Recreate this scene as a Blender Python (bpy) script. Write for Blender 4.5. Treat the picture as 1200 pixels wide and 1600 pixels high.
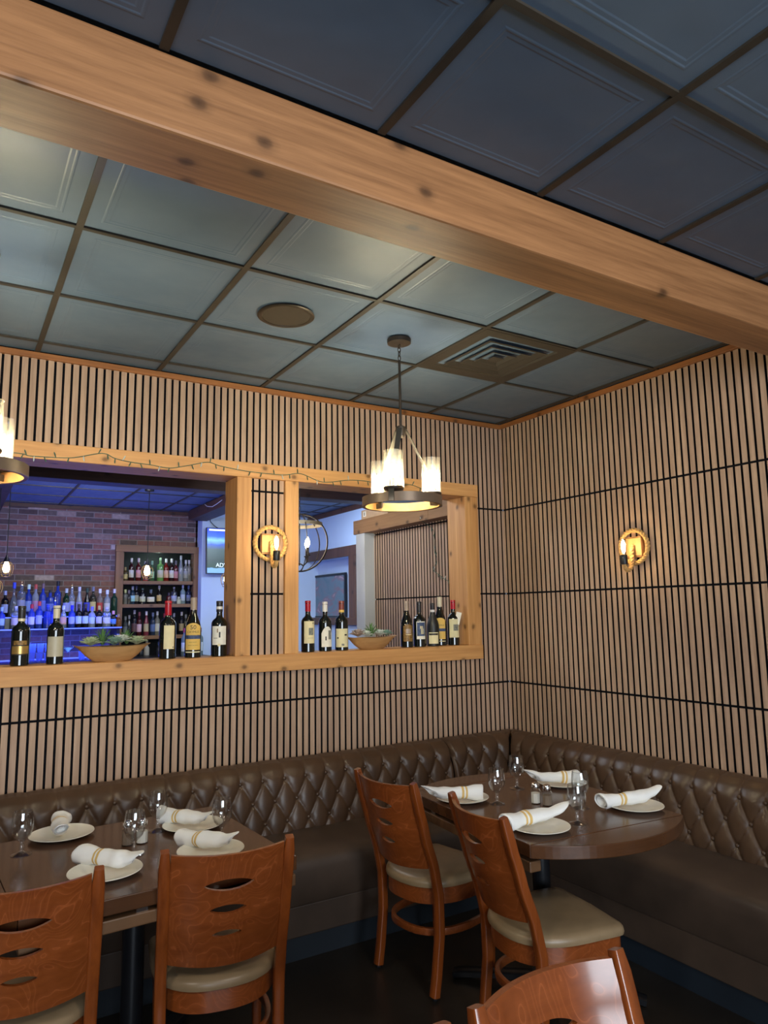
import bpy, bmesh, math, random
from mathutils import Vector, Matrix, Euler
random.seed(7)
PI = math.pi
for o in list(bpy.data.objects): bpy.data.objects.remove(o)
sc = bpy.context.scene
COL = sc.collection

# ---------------------------------------------------------------- camera
cam_d = bpy.data.cameras.new('camera'); cam = bpy.data.objects.new('camera', cam_d); COL.objects.link(cam)
cam_d.sensor_fit = 'VERTICAL'; cam_d.sensor_height = 36.0; cam_d.sensor_width = 27.0; cam_d.lens = 36.0*1110.98/1600.0
cam_d.clip_start = 0.05; cam_d.clip_end = 60
CAM = Vector((-3.404, -3.911, 1.601))
Rc = Matrix.Rotation(-0.5482, 4, 'Z') @ Matrix.Rotation(0.1388, 4, 'X') @ Matrix.Rotation(0.0159, 4, 'Y')
cam.matrix_world = Matrix.Translation(CAM) @ Rc @ Matrix.Rotation(PI/2, 4, 'X')
sc.camera = cam
# ---------------------------------------------------------------- exposure, world
sc.view_settings.view_transform = 'Standard'; sc.view_settings.look = 'None'
sc.view_settings.gamma = 1.0; sc.view_settings.use_curve_mapping = False
sc.view_settings.exposure = 0.08
w = bpy.data.worlds.new('world'); sc.world = w; w.use_nodes = True
w.node_tree.nodes['Background'].inputs[0].default_value = (.65, .75, .9, 1)
w.node_tree.nodes['Background'].inputs[1].default_value = 0.35
# ---------------------------------------------------------------- lights
def light(name, kind, loc, power, col, size=None, size_y=None, look=None, radius=None, spread=None):
    d = bpy.data.lights.new(name, kind); d.energy = power; d.color = col
    if kind == 'AREA':
        d.shape = 'RECTANGLE'; d.size = size; d.size_y = size_y or size
        if spread: d.spread = spread
    if radius is not None and kind != 'AREA': d.shadow_soft_size = radius
    o = bpy.data.objects.new(name, d); COL.objects.link(o); o.location = loc
    if look is not None:
        o.rotation_euler = (Vector(look)-Vector(loc)).to_track_quat('-Z', 'Y').to_euler()
    return o
DAY = (.80, .90, 1.0); WARM = (1.0, .90, .72)
light('window_daylight', 'AREA', (-3.6, -7.6, 1.55), 215, DAY, 3.4, 1.7, (-2.6, 0, 1.4))
light('added_room_fill', 'AREA', (-2.2, -4.6, 2.9), 36, (1, .90, .78), .5, .5, (-1.6, -1.0, 1.2))  # added fill light out of view, evens out the slatted walls
light('added_room_fill', 'AREA', (-5.0, -3.2, 2.9), 36, (1, .90, .78), .5, .5, (-3.6, 0, 1.2))  # second added fill, aimed at the left part of the back wall
light('added_far_room_fill', 'AREA', (.1, 3.3, 2.93), 75, (.66, .82, 1.0), .9, .9, (.5, 3.9, 0))  # added fill, kept out of sight, brightens the pale blue wall
light('added_far_room_fill', 'AREA', (-1.5, 1.3, 2.9), 30, (.86, .92, 1.0), .6, .6, (0, 1.3, 1.5))  # added fill for the partition and column, no known lamp there
light('added_bar_fill', 'AREA', (-2.2, 3.15, 2.92), 36, (.95, .93, 1.0), .8, .8, (-1.6, 5.5, 1.6))  # added fill hidden behind the cross beam, brightens the brick
light('bar_blue_strip', 'AREA', (-2.25, 5.05, 1.40), 14, (.04, .09, 1.0), 1.2, .1, (-2.25, 5.3, 0.9))
light('bar_blue_uplight', 'AREA', (-2.2, 4.3, .95), 50, (.06, .14, 1.0), 1.8, .2, (-2.2, 4.35, 2.9))
light('cabinet_light', 'POINT', (-1.08, 5.62, 2.40), 1.2, (.75, 1.0, .80), radius=.04)

# ---------------------------------------------------------------- materials
def lin(c):
    return tuple((v/255/12.92 if v/255 <= .04045 else ((v/255+.055)/1.055)**2.4) for v in c)
class NT:
    def __init__(s, name):
        s.m = bpy.data.materials.new(name); s.m.use_nodes = True; s.t = s.m.node_tree
        s.b = s.t.nodes['Principled BSDF']
    def n(s, typ, **kw):
        nd = s.t.nodes.new(typ)
        for k, v in kw.items():
            if k.startswith('i_'): nd.inputs[k[2:].replace('_', ' ')].default_value = v
            else: setattr(nd, k, v)
        return nd
    def l(s, a, b): s.t.links.new(a, b)
    def coords(s, scale=(1, 1, 1), rot=(0, 0, 0), loc=(0, 0, 0)):
        tc = s.n('ShaderNodeTexCoord'); mp = s.n('ShaderNodeMapping')
        mp.inputs['Scale'].default_value = scale; mp.inputs['Rotation'].default_value = rot; mp.inputs['Location'].default_value = loc
        s.l(tc.outputs['Object'], mp.inputs['Vector']); return mp.outputs['Vector']
    def ramp(s, fac, stops, interp='LINEAR'):
        r = s.n('ShaderNodeValToRGB'); r.color_ramp.interpolation = interp
        els = r.color_ramp.elements
        while len(els) < len(stops): els.new(.5)
        for e, (p, c) in zip(els, stops): e.position = p; e.color = (*c, 1)
        s.l(fac, r.inputs['Fac']); return r.outputs['Color']
    def mix(s, fac, a, b, mode='MIX'):
        m = s.n('ShaderNodeMix', data_type='RGBA', blend_type=mode)
        for sock, v in ((m.inputs[0], fac), (m.inputs[6], a), (m.inputs[7], b)):
            if hasattr(v, 'is_output'): s.l(v, sock)
            elif isinstance(v, (int, float)): sock.default_value = v
            else: sock.default_value = (*v[:3], 1)
        return m.outputs[2]
    def bump(s, h, strength=.2, dist=.002):
        b = s.n('ShaderNodeBump'); b.inputs['Strength'].default_value = strength; b.inputs['Distance'].default_value = dist
        s.l(h, b.inputs['Height']); s.l(b.outputs['Normal'], s.b.inputs['Normal'])
    def set(s, **kw):
        for k, v in kw.items():
            sock = s.b.inputs[k.replace('_', ' ')]
            if hasattr(v, 'is_output'): s.l(v, sock)
            elif isinstance(v, (tuple, list)): sock.default_value = (*v[:3], 1)
            else: sock.default_value = v
        return s.m
def noise_mat(name, c, rough=.5, var=.15, scale=8, metallic=0, bump=0, coat=0, spec=.5):
    t = NT(name); v = t.coords()
    nz = t.n('ShaderNodeTexNoise', i_Scale=scale, i_Detail=4.0); t.l(v, nz.inputs['Vector'])
    c2 = tuple(x*(1-var) for x in c); c3 = tuple(min(1, x*(1+var)) for x in c)
    col = t.ramp(nz.outputs['Fac'], [(.3, c2), (.7, c3)])
    if bump: t.bump(nz.outputs['Fac'], bump)
    return t.set(Base_Color=col, Roughness=rough, Metallic=metallic, Coat_Weight=coat, Specular_IOR_Level=spec)
def wood_mat(name, dark, light_, axis='Z', knots=0., rough=.55, grain=1., coat=0., wav=0, bump=.25, knotcol=None, spec=.5):
    """grain runs along axis"""
    t = NT(name)
    hi = 34*grain; lo = 1.6*grain
    scl = {'X': (lo, hi, hi), 'Y': (hi, lo, hi), 'Z': (hi, hi, lo)}[axis]
    v = t.coords(scl)
    big = t.n('ShaderNodeTexNoise', i_Scale=.22, i_Detail=3.0, i_Distortion=1.2); t.l(v, big.inputs['Vector'])
    fine = t.n('ShaderNodeTexNoise', i_Scale=1.6, i_Detail=5.0, i_Roughness=.65); t.l(v, fine.inputs['Vector'])
    mx = t.mix(.55, big.outputs['Color'], fine.outputs['Color'])
    bw = t.n('ShaderNodeRGBToBW'); t.l(mx, bw.inputs[0])
    col = t.ramp(bw.outputs[0], [(.36, dark), (.64, light_)])
    if wav:
        v2 = t.coords((1, 1, 1))
        wn = t.n('ShaderNodeTexNoise', i_Scale=5.5, i_Detail=2.0, i_Distortion=.8); t.l(v2, wn.inputs['Vector'])
        ml = t.n('ShaderNodeMath', operation='MULTIPLY'); ml.inputs[1].default_value = 16; t.l(wn.outputs['Fac'], ml.inputs[0])
        fr = t.n('ShaderNodeMath', operation='FRACT'); t.l(ml.outputs[0], fr.inputs[0])
        ln = t.ramp(fr.outputs[0], [(0, (1, 1, 1)), (.10, (.1, .1, .1)), (.5, (0, 0, 0)), (1, (.25, .25, .25))])
        lb = t.n('ShaderNodeRGBToBW'); t.l(ln, lb.inputs[0])
        m3 = t.n('ShaderNodeMath', operation='MULTIPLY'); m3.inputs[1].default_value = wav; t.l(lb.outputs[0], m3.inputs[0])
        col = t.mix(m3.outputs[0], col, tuple(min(1, x*1.9+.02) for x in light_))
    if knots:
        tc = t.n('ShaderNodeTexCoord'); sp_ = t.n('ShaderNodeSeparateXYZ'); t.l(tc.outputs['Object'], sp_.inputs[0])
        ax = 'XYZ'.index(axis); o1, o2 = [i for i in range(3) if i != ax]
        sm = t.n('ShaderNodeMath', operation='ADD'); t.l(sp_.outputs[o1], sm.inputs[0]); t.l(sp_.outputs[o2], sm.inputs[1])
        lo_ = t.n('ShaderNodeMath', operation='MULTIPLY'); lo_.inputs[1].default_value = .75; t.l(sp_.outputs[ax], lo_.inputs[0])
        cb = t.n('ShaderNodeCombineXYZ'); t.l(lo_.outputs[0], cb.inputs[0]); t.l(sm.outputs[0], cb.inputs[1])
        nn = t.n('ShaderNodeTexNoise', i_Scale=26.0); t.l(cb.outputs[0], nn.inputs['Vector'])
        vm = t.n('ShaderNodeVectorMath', operation='MULTIPLY_ADD'); vm.inputs[1].default_value = (.012, .012, 0); t.l(nn.outputs['Color'], vm.inputs[0]); t.l(cb.outputs[0], vm.inputs[2])
        vo = t.n('ShaderNodeTexVoronoi', i_Scale=knots*1.7); vo.voronoi_dimensions = '2D'; t.l(vm.outputs[0], vo.inputs['Vector'])
        kc = knotcol or tuple(x*.30 for x in dark)
        km = t.ramp(vo.outputs['Distance'], [(.0, (.9, .9, .9)), (.045, (.7, .7, .7)), (.075, (.25, .25, .25)), (.13, (0, 0, 0))])
        kb = t.n('ShaderNodeRGBToBW'); t.l(km, kb.inputs[0])
        col = t.mix(kb.outputs[0], col, kc)
    if bump: t.bump(bw.outputs[0], bump, .003)
    return t.set(Base_Color=col, Roughness=rough, Coat_Weight=coat, Coat_Roughness=.12, Specular_IOR_Level=spec)
def emit_mat(name, col, strength):
    t = NT(name); v = t.coords(); nz = t.n('ShaderNodeTexNoise', i_Scale=30.0); t.l(v, nz.inputs['Vector'])
    c = t.ramp(nz.outputs['Fac'], [(.3, tuple(x*.92 for x in col)), (.7, col)])
    return t.set(Base_Color=col, Emission_Color=c, Emission_Strength=strength)
def glass_mat(name, col=(1, 1, 1), rough=.01, ior=1.45):
    t = NT(name); v = t.coords(); nz = t.n('ShaderNodeTexNoise', i_Scale=12.0); t.l(v, nz.inputs['Vector'])
    r = t.n('ShaderNodeMapRange'); r.inputs['To Min'].default_value = rough; r.inputs['To Max'].default_value = rough+.02; t.l(nz.outputs['Fac'], r.inputs['Value'])
    return t.set(Base_Color=col, Roughness=r.outputs[0], IOR=ior, Transmission_Weight=1.0)
def clear_mat(name, tint=(1, 1, 1), fac=.25, rough=.03, trans=0., seeds=0, base=.09):
    """thin clear glass: see-through with glossy sheen"""
    t = NT(name); tr = t.n('ShaderNodeBsdfTransparent'); tr.inputs[0].default_value = (*tint, 1)
    gl = t.n('ShaderNodeBsdfGlossy'); gl.inputs['Roughness'].default_value = rough
    lw = t.n('ShaderNodeLayerWeight'); lw.inputs[0].default_value = .5
    pw = t.n('ShaderNodeMath', operation='POWER'); pw.inputs[1].default_value = 3.5; t.l(lw.outputs['Facing'], pw.inputs[0])
    ma = t.n('ShaderNodeMath', operation='MULTIPLY_ADD'); ma.inputs[1].default_value = fac; ma.inputs[2].default_value = base; t.l(pw.outputs[0], ma.inputs[0])
    mx = t.n('ShaderNodeMixShader'); t.l(ma.outputs[0], mx.inputs[0]); t.l(tr.outputs[0], mx.inputs[1]); t.l(gl.outputs[0], mx.inputs[2])
    out = mx.outputs[0]
    if trans:
        tl = t.n('ShaderNodeBsdfTranslucent'); tl.inputs[0].default_value = (*tint, 1)
        m2 = t.n('ShaderNodeMixShader'); m2.inputs[0].default_value = trans
        if seeds:
            v = t.coords(); vo = t.n('ShaderNodeTexNoise', i_Scale=160.0, i_Detail=3.0); t.l(v, vo.inputs['Vector'])
            rr = t.ramp(vo.outputs['Fac'], [(.42, (trans*.55,)*3), (.6, (min(1, trans*1.9),)*3)])
            b = t.n('ShaderNodeRGBToBW'); t.l(rr, b.inputs[0]); t.l(b.outputs[0], m2.inputs[0])
        t.l(out, m2.inputs[1]); t.l(tl.outputs[0], m2.inputs[2]); out = m2.outputs[0]
    t.l(out, t.t.nodes['Material Output'].inputs['Surface']); return t.m

M = {}
def slat_material():
    t = NT('slat_wood'); v = t.coords((40, 40, 2.2))
    nz = t.n('ShaderNodeTexNoise', i_Scale=1.3, i_Detail=5.0, i_Roughness=.6); t.l(v, nz.inputs['Vector'])
    v2 = t.coords((17.3, 17.3, .55)); n2 = t.n('ShaderNodeTexNoise', i_Scale=1.0, i_Detail=1.0); t.l(v2, n2.inputs['Vector'])
    a = t.ramp(nz.outputs['Fac'], [(.33, lin((164, 136, 115))), (.68, lin((190, 162, 140)))])
    b = t.ramp(n2.outputs['Fac'], [(.35, (.92, .90, .89)), (.65, (1.04, 1.03, 1.0))])
    col = t.mix(1.0, a, b, 'MULTIPLY'); t.bump(nz.outputs['Fac'], .15, .001)
    return t.set(Base_Color=col, Roughness=.6, Specular_IOR_Level=.3)
M['slat'] = slat_material()
M['felt'] = noise_mat('black_felt', (.006, .006, .008), .95, .3, 60, spec=.1)
CD, CL = lin((174, 120, 66)), lin((218, 166, 106))
M['cedarX'] = wood_mat('cedar_x', CD, CL, 'X', 3.0, .55, .9)
M['cedarY'] = wood_mat('cedar_y', CD, CL, 'Y', 3.0, .55, .9)
M['cedarZ'] = wood_mat('cedar_z', CD, CL, 'Z', 3.0, .55, .9)
M['crownX'] = wood_mat('crown_x', lin((128, 78, 36)), lin((172, 112, 60)), 'X', 3.0, .55, .9)
M['crownY'] = wood_mat('crown_y', lin((128, 78, 36)), lin((172, 112, 60)), 'Y', 3.0, .55, .9)
M['beamX'] = wood_mat('beam_x', lin((120, 80, 48)), lin((180, 130, 86)), 'X', 2.2, .5, 1.0, bump=.9)
M['barwoodX'] = wood_mat('bar_wood_x', lin((104, 72, 44)), lin((142, 102, 64)), 'X', 2.4, .6, .9)
M['barwoodZ'] = wood_mat('bar_wood_z', lin((104, 72, 44)), lin((142, 102, 64)), 'Z', 2.4, .6, .9)
M['barwoodY'] = wood_mat('bar_wood_y', lin((128, 92, 56)), lin((168, 126, 82)), 'Y', 2.4, .6, .9)
M['darkbeamX'] = wood_mat('dark_beam_x', lin((58, 38, 32)), lin((88, 60, 48)), 'X', 2, .6, .8)
M['darkbeamY'] = wood_mat('dark_beam_y', lin((58, 38, 32)), lin((88, 60, 48)), 'Y', 2, .6, .8)
M['brownframe'] = wood_mat('brown_frame', lin((70, 42, 30)), lin((98, 64, 46)), 'Z', 2, .5, .8)
def tile_material():
    t = NT('ceiling_tile'); v = t.coords()
    nz = t.n('ShaderNodeTexNoise', i_Scale=1.3, i_Detail=4.0, i_Roughness=.6); t.l(v, nz.inputs['Vector'])
    n2 = t.n('ShaderNodeTexNoise', i_Scale=9.0, i_Detail=5.0); t.l(v, n2.inputs['Vector'])
    col = t.ramp(nz.outputs['Fac'], [(.3, lin((76, 96, 118))), (.7, lin((96, 114, 134)))])
    r = t.n('ShaderNodeMapRange'); r.inputs['To Min'].default_value = .30; r.inputs['To Max'].default_value = .55; t.l(n2.outputs['Fac'], r.inputs['Value'])
    t.bump(nz.outputs['Fac'], .5, .02)
    return t.set(Base_Color=col, Roughness=r.outputs[0], Specular_IOR_Level=.45)
M['tile'] = tile_material()
M['grid'] = noise_mat('grid_bronze', lin((54, 50, 44)), .45, .1, 20, spec=.4)
M['bronze'] = noise_mat('bronze_metal', lin((62, 54, 46)), .4, .15, 14, metallic=.5)
M['grey_metal'] = noise_mat('grey_metal', lin((96, 92, 84)), .32, .12, 14, metallic=.7)
M['chrome'] = noise_mat('chrome', (.75, .75, .75), .12, .04, 10, metallic=1)
M['black_metal'] = noise_mat('black_metal', (.012, .013, .016), .35, .2, 14, metallic=.3)
M['floor'] = noise_mat('dark_floor', lin((38, 34, 30)), .32, .35, 2.5, spec=.4)
M['toe'] = noise_mat('toe_kick', lin((24, 34, 44)), .6, .15, 5)
def leather(name, c, rough=.36):
    t = NT(name); v = t.coords()
    vo = t.n('ShaderNodeTexVoronoi', i_Scale=420.0); t.l(v, vo.inputs['Vector'])
    nz = t.n('ShaderNodeTexNoise', i_Scale=7.0, i_Detail=4.0); t.l(v, nz.inputs['Vector'])
    col = t.ramp(nz.outputs['Fac'], [(.3, tuple(x*.82 for x in c)), (.7, tuple(x*1.15 for x in c))])
    t.bump(vo.outputs['Distance'], .12, .0006)
    return t.set(Base_Color=col, Roughness=rough, Specular_IOR_Level=.5)
M['leather'] = leather('brown_leather', lin((76, 56, 41)), .36)
M['seatleather'] = leather('seat_leather', lin((72, 58, 48)), .5)
M['vinyl'] = leather('tan_vinyl', lin((146, 124, 94)), .35)
M['chairwood'] = wood_mat('chair_wood', lin((104, 48, 16)), lin((146, 74, 28)), 'Z', 0, .28, 1.0, coat=.6, wav=.0, bump=.04)
M['chairpanel'] = wood_mat('chair_panel', lin((108, 50, 18)), lin((140, 72, 30)), 'X', 0, .28, .5, coat=.6, wav=.42, bump=.02)
M['tabletop'] = wood_mat('table_top', lin((66, 40, 22)), lin((92, 58, 34)), 'X', 0, .26, .5, coat=.2, bump=.03)
M['tableedge'] = wood_mat('table_edge', lin((84, 58, 38)), lin((116, 84, 56)), 'X', 0, .38, .6, bump=.05)
M['ceramic'] = noise_mat('cream_ceramic', lin((238, 235, 222)), .18, .02, 5)
M['glass'] = clear_mat('clear_glass', (.965, .975, .98), 1.0, .03)
M['rimglass'] = clear_mat('rim_glass', (.9, .92, .93), .9, .05)
M['stemglass'] = clear_mat('stem_glass', (1, 1, 1), 1.0, .10, .12, base=.16)
M['thickglass'] = glass_mat('thick_glass')
M['white'] = noise_mat('white_paint', lin((206, 208, 204)), .6, .03, 4)
M['bluewall'] = noise_mat('pale_blue_wall', lin((184, 200, 224)), .7, .03, 3)
def napkin_material():
    t = NT('napkin_cloth'); tc = t.n('ShaderNodeTexCoord'); sp = t.n('ShaderNodeSeparateXYZ'); t.l(tc.outputs['Object'], sp.inputs[0])
    mp = t.n('ShaderNodeMapRange'); mp.inputs['From Min'].default_value = -.1; mp.inputs['From Max'].default_value = .1; t.l(sp.outputs['X'], mp.inputs['Value'])
    w_ = lin((246, 246, 243)); g = lin((222, 186, 112))
    col = t.ramp(mp.outputs[0], [(0, w_), (.29, w_), (.30, g), (.325, g), (.335, w_), (.355, w_), (.365, g), (.40, g), (.41, w_)], 'LINEAR')
    v = t.coords(); nz = t.n('ShaderNodeTexNoise', i_Scale=60.0, i_Detail=3.0); t.l(v, nz.inputs['Vector']); t.bump(nz.outputs['Fac'], .35, .002)
    return t.set(Base_Color=col, Roughness=.85)
M['napkin'] = napkin_material()
def rope_material():
    return noise_mat('jute_rope', lin((190, 150, 92)), .85, .2, 120, bump=.3)
M['rope'] = rope_material()
def brick_material():
    t = NT('old_brick'); tc = t.n('ShaderNodeTexCoord'); sp = t.n('ShaderNodeSeparateXYZ'); t.l(tc.outputs['Object'], sp.inputs[0])
    cb = t.n('ShaderNodeCombineXYZ'); t.l(sp.outputs['X'], cb.inputs[0]); t.l(sp.outputs['Z'], cb.inputs[1])
    br = t.n('ShaderNodeTexBrick'); t.l(cb.outputs[0], br.inputs['Vector'])
    br.inputs['Scale'].default_value = 1; br.inputs['Brick Width'].default_value = .212; br.inputs['Row Height'].default_value = .0655
    br.inputs['Mortar Size'].default_value = .0055; br.inputs['Mortar Smooth'].default_value = .3; br.inputs['Bias'].default_value = 0
    br.inputs['Color1'].default_value = (0, 0, 0, 1); br.inputs['Color2'].default_value = (1, 1, 1, 1); br.inputs['Mortar'].default_value = (.5, .5, .5, 1)
    col = t.ramp(br.outputs['Color'], [(0, lin((78, 62, 60))), (.25, lin((96, 84, 80))), (.5, lin((122, 84, 76))), (.75, lin((134, 96, 86))), (.93, lin((110, 80, 74))), (.97, lin((172, 158, 152)))])
    nz = t.n('ShaderNodeTexNoise', i_Scale=24.0, i_Detail=5.0); v = t.coords(); t.l(v, nz.inputs['Vector'])
    mul = t.ramp(nz.outputs['Fac'], [(.3, (.78, .78, .78)), (.7, (1.15, 1.15, 1.15))])
    col = t.mix(1.0, col, mul, 'MULTIPLY'); col = t.mix(br.outputs['Fac'], col, lin((128, 120, 116)))
    inv = t.n('ShaderNodeMath', operation='SUBTRACT'); inv.inputs[0].default_value = 1; t.l(br.outputs['Fac'], inv.inputs[1]); t.bump(inv.outputs[0], .5, .006)
    return t.set(Base_Color=col, Roughness=.85)
M['brick'] = brick_material()
def plain(name, rgb, rough=.5, **kw):
    if name not in M: M[name] = noise_mat(name, lin(rgb), rough, kw.pop('var', .06), kw.pop('scale', 20), **kw)
    return M[name]

# ---------------------------------------------------------------- mesh helpers
class MB:
    def __init__(s): s.v = []; s.f = []; s.mi = []; s.cur = 0
    def add(s, vs, fs):
        n = len(s.v); s.v += [tuple(v) for v in vs]; s.f += [tuple(i+n for i in f) for f in fs]; s.mi += [s.cur]*len(fs); return s
    def box(s, x0, x1, y0, y1, z0, z1):
        return s.add([(x, y, z) for x in (x0, x1) for y in (y0, y1) for z in (z0, z1)],
                     [(0, 1, 3, 2), (4, 6, 7, 5), (0, 4, 5, 1), (2, 3, 7, 6), (0, 2, 6, 4), (1, 5, 7, 3)])
    def lathe(s, prof, seg=24, c=(0, 0, 0), close=False):
        vs = []; fs = []
        for r, z in prof:
            for k in range(seg):
                a = 2*PI*k/seg; vs.append((c[0]+r*math.cos(a), c[1]+r*math.sin(a), c[2]+z))
        for i in range(len(prof)-1):
            for k in range(seg):
                k2 = (k+1) % seg; fs.append((i*seg+k, i*seg+k2, (i+1)*seg+k2, (i+1)*seg+k))
        if not close:
            if prof[0][0] > 1e-5: fs.append(tuple(range(seg))[::-1])
            if prof[-1][0] > 1e-5: fs.append(tuple((len(prof)-1)*seg+k for k in range(seg)))
        else:
            i = len(prof)-1
            for k in range(seg):
                k2 = (k+1) % seg; fs.append((i*seg+k, i*seg+k2, k2, k))
        return s.add(vs, fs)
    def tube(s, path, r, seg=8, closed=False, cross=None, caps=True, flat=None, up=None):
        """sweep; r may be function of index; flat=(a,b) gives an a x b rectangle-like oval"""
        P = [Vector(p) for p in path]; n = len(P); vs = []; fs = []
        T = []
        for i in range(n):
            a = P[(i-1) % n] if (closed or i > 0) else P[i]; b = P[(i+1) % n] if (closed or i < n-1) else P[i]
            T.append((b-a).normalized())
        N = Vector(up) if up else (Vector((0, 0, 1)) if abs(T[0].z) < .9 else Vector((1, 0, 0)))
        for i in range(n):
            if up and i: N = Vector(up)
            N = (N - T[i]*N.dot(T[i])).normalized(); B = T[i].cross(N)
            for k in range(seg):
                a = 2*PI*k/seg
                if cross: cx, cy = cross(i, k)
                elif flat:
                    ca, sa = math.cos(a), math.sin(a); q = .35
                    cx = flat[0]/2*math.copysign(abs(ca)**q, ca); cy = flat[1]/2*math.copysign(abs(sa)**q, sa)
                    sc_ = r(i) if callable(r) else 1; cx *= sc_; cy *= sc_
                else:
                    rr = r(i) if callable(r) else r; cx, cy = rr*math.cos(a), rr*math.sin(a)
                vs.append(P[i]+N*cx+B*cy)
        m = n if closed else n-1
        for i in range(m):
            j = (i+1) % n
            for k in range(seg):
                k2 = (k+1) % seg; fs.append((i*seg+k, i*seg+k2, j*seg+k2, j*seg+k))
        if not closed and caps:
            fs.append(tuple(range(seg))[::-1]); fs.append(tuple((n-1)*seg+k for k in range(seg)))
        return s.add(vs, fs)
    def prism(s, out, z0, z1):
        n = len(out); vs = [(x, y, z0) for x, y in out]+[(x, y, z1) for x, y in out]
        fs = [tuple(range(n))[::-1], tuple(range(n, 2*n))]+[(i, (i+1) % n, n+(i+1) % n, n+i) for i in range(n)]
        return s.add(vs, fs)
    def grid(s, nx, ny, fn):
        vs = [fn(i/nx, j/ny) for i in range(nx+1) for j in range(ny+1)]
        fs = [(i*(ny+1)+j, (i+1)*(ny+1)+j, (i+1)*(ny+1)+j+1, i*(ny+1)+j+1) for i in range(nx) for j in range(ny)]
        return s.add(vs, fs)
    def obj(s, name, mats, parent=None, smooth=False, bevel=0, angle=40, merge=False, loc=None, rot=None, weld_n=True):
        me = bpy.data.meshes.new(name); me.from_pydata(s.v, [], s.f)
        mats = mats if isinstance(mats, (list, tuple)) else [mats]
        for m in mats: me.materials.append(M[m] if isinstance(m, str) else m)
        if len(mats) > 1:
            for p, mi in zip(me.polygons, s.mi): p.material_index = mi
        bm = bmesh.new(); bm.from_mesh(me)
        if merge: bmesh.ops.remove_doubles(bm, verts=bm.verts, dist=1e-5)
        bmesh.ops.recalc_face_normals(bm, faces=bm.faces)
        bm.to_mesh(me); bm.free()
        if smooth:
            me.polygons.foreach_set('use_smooth', [True]*len(me.polygons))
            me.set_sharp_from_angle(angle=math.radians(angle))
        o = bpy.data.objects.new(name, me); COL.objects.link(o)
        if parent: o.parent = parent
        if loc: o.location = loc
        if rot: o.rotation_euler = rot
        if bevel:
            md = o.modifiers.new('bevel', 'BEVEL'); md.width = bevel; md.segments = 2; md.limit_method = 'ANGLE'; md.angle_limit = math.radians(50)
        return o
def tag(o, label, cat, group=None):
    o['label'] = label; o['category'] = cat
    if group: o['group'] = group
    return o
def thing(name, label, cat, loc=(0, 0, 0), rz=0., group=None):
    o = bpy.data.objects.new(name, None); COL.objects.link(o); o.empty_display_size = .05
    o.location = loc; o.rotation_euler = (0, 0, rz); return tag(o, label, cat, group)
def struct(o): o['kind'] = 'structure'; return o
def dup(o, parent=None):
    c = o.copy(); COL.objects.link(c)
    if parent is not None: c.parent = parent
    for ch in list(o.children): dup(ch, c)
    return c
def placed(src, loc, rz, label, group=None, used=set()):
    o = src
    if src.name in used: o = dup(src)
    used.add(src.name)
    o.location = loc; o.rotation_euler = (0, 0, rz); o['label'] = label
    if group: o['group'] = group
    return o
def text_obj(txt, size, mat, parent, name, mw, extrude=.0004):
    cu = bpy.data.curves.new(name, 'FONT'); cu.body = txt; cu.size = size; cu.extrude = extrude; cu.align_x = 'CENTER'
    tmp = bpy.data.objects.new('tmp', cu); COL.objects.link(tmp)
    dg = bpy.context.evaluated_depsgraph_get(); me = bpy.data.meshes.new_from_object(tmp.evaluated_get(dg)); bpy.data.objects.remove(tmp)
    me.materials.clear(); me.materials.append(M[mat]); o = bpy.data.objects.new(name, me); COL.objects.link(o)
    o.parent = parent; o.matrix_local = mw; return o
def circ(n, r, a0=0, a1=2*PI, end=False):
    m = n-1 if end else n
    return [(r*math.cos(a0+(a1-a0)*k/m), r*math.sin(a0+(a1-a0)*k/m)) for k in range(n)]

# ---------------------------------------------------------------- room shell
H = 2.95; XL = -6.6; YN = -7.8; WT = .17
S1, S2, S3 = 2.313, 1.712, 1.101     # seams between slat panels
struct(MB().box(XL, .1, YN, .0, -.1, 0).obj('floor', 'floor'))
f2 = struct(MB().box(-6.6, 3.0, .19, 6.2, -.1, 0).obj('floor_bar', 'floor')); f2.name = 'floor_bar'

def slats(mb, axis, a0, a1, z0, z1, pitch, phase, depth, base, sign, holes=()):
    """vertical slats with black joints; axis 'x' wall at y=base, axis 'y' wall at x=base"""
    bands = []; edges = [z0]+[s for s in (S3, S2, S1) if z0 < s < z1]+[z1]
    for i in range(len(edges)-1):
        lo = edges[i]+(.006 if i else 0); hi = edges[i+1]-(.006 if i < len(edges)-2 else 0); bands.append((lo, hi))
    k0 = math.floor((a0-phase)/pitch)-1; k1 = math.ceil((a1-phase)/pitch)+1
    for k in range(k0, k1):
        s0 = phase+k*pitch; s1 = s0+pitch*.705
        s0 = max(s0, a0); s1 = min(s1, a1)
        if s1-s0 < .004: continue
        for lo, hi in bands:
            segs = [(lo, hi)]
            for (h0, h1, hz0, hz1) in holes:
                if s1 > h0+.002 and s0 < h1-.002:
                    ns = []
                    for l_, h_ in segs:
                        if hz1 <= l_ or hz0 >= h_: ns.append((l_, h_)); continue
                        if l_ < hz0: ns.append((l_, hz0))
                        if h_ > hz1: ns.append((hz1, h_))
                    segs = ns
            for l_, h_ in segs:
                c0, c1 = s0, s1
                if axis == 'x': mb.box(c0, c1, base, base+depth, l_, h_); fi = 2
                else: mb.box(min(base, base+depth), max(base, base+depth), c0, c1, l_, h_); fi = 0
                for q in range(6): mb.mi[-6+q] = 1 if q == fi else 0
ZS0, ZS1, ZH0, ZH1 = 1.27, 1.365, 2.388, 2.476     # sill and header
XJ = (-2.017, -1.930, -1.716, -1.629, -.366, -.252)  # post edges
PHX = -1.909+.0002
mb = MB()
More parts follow.
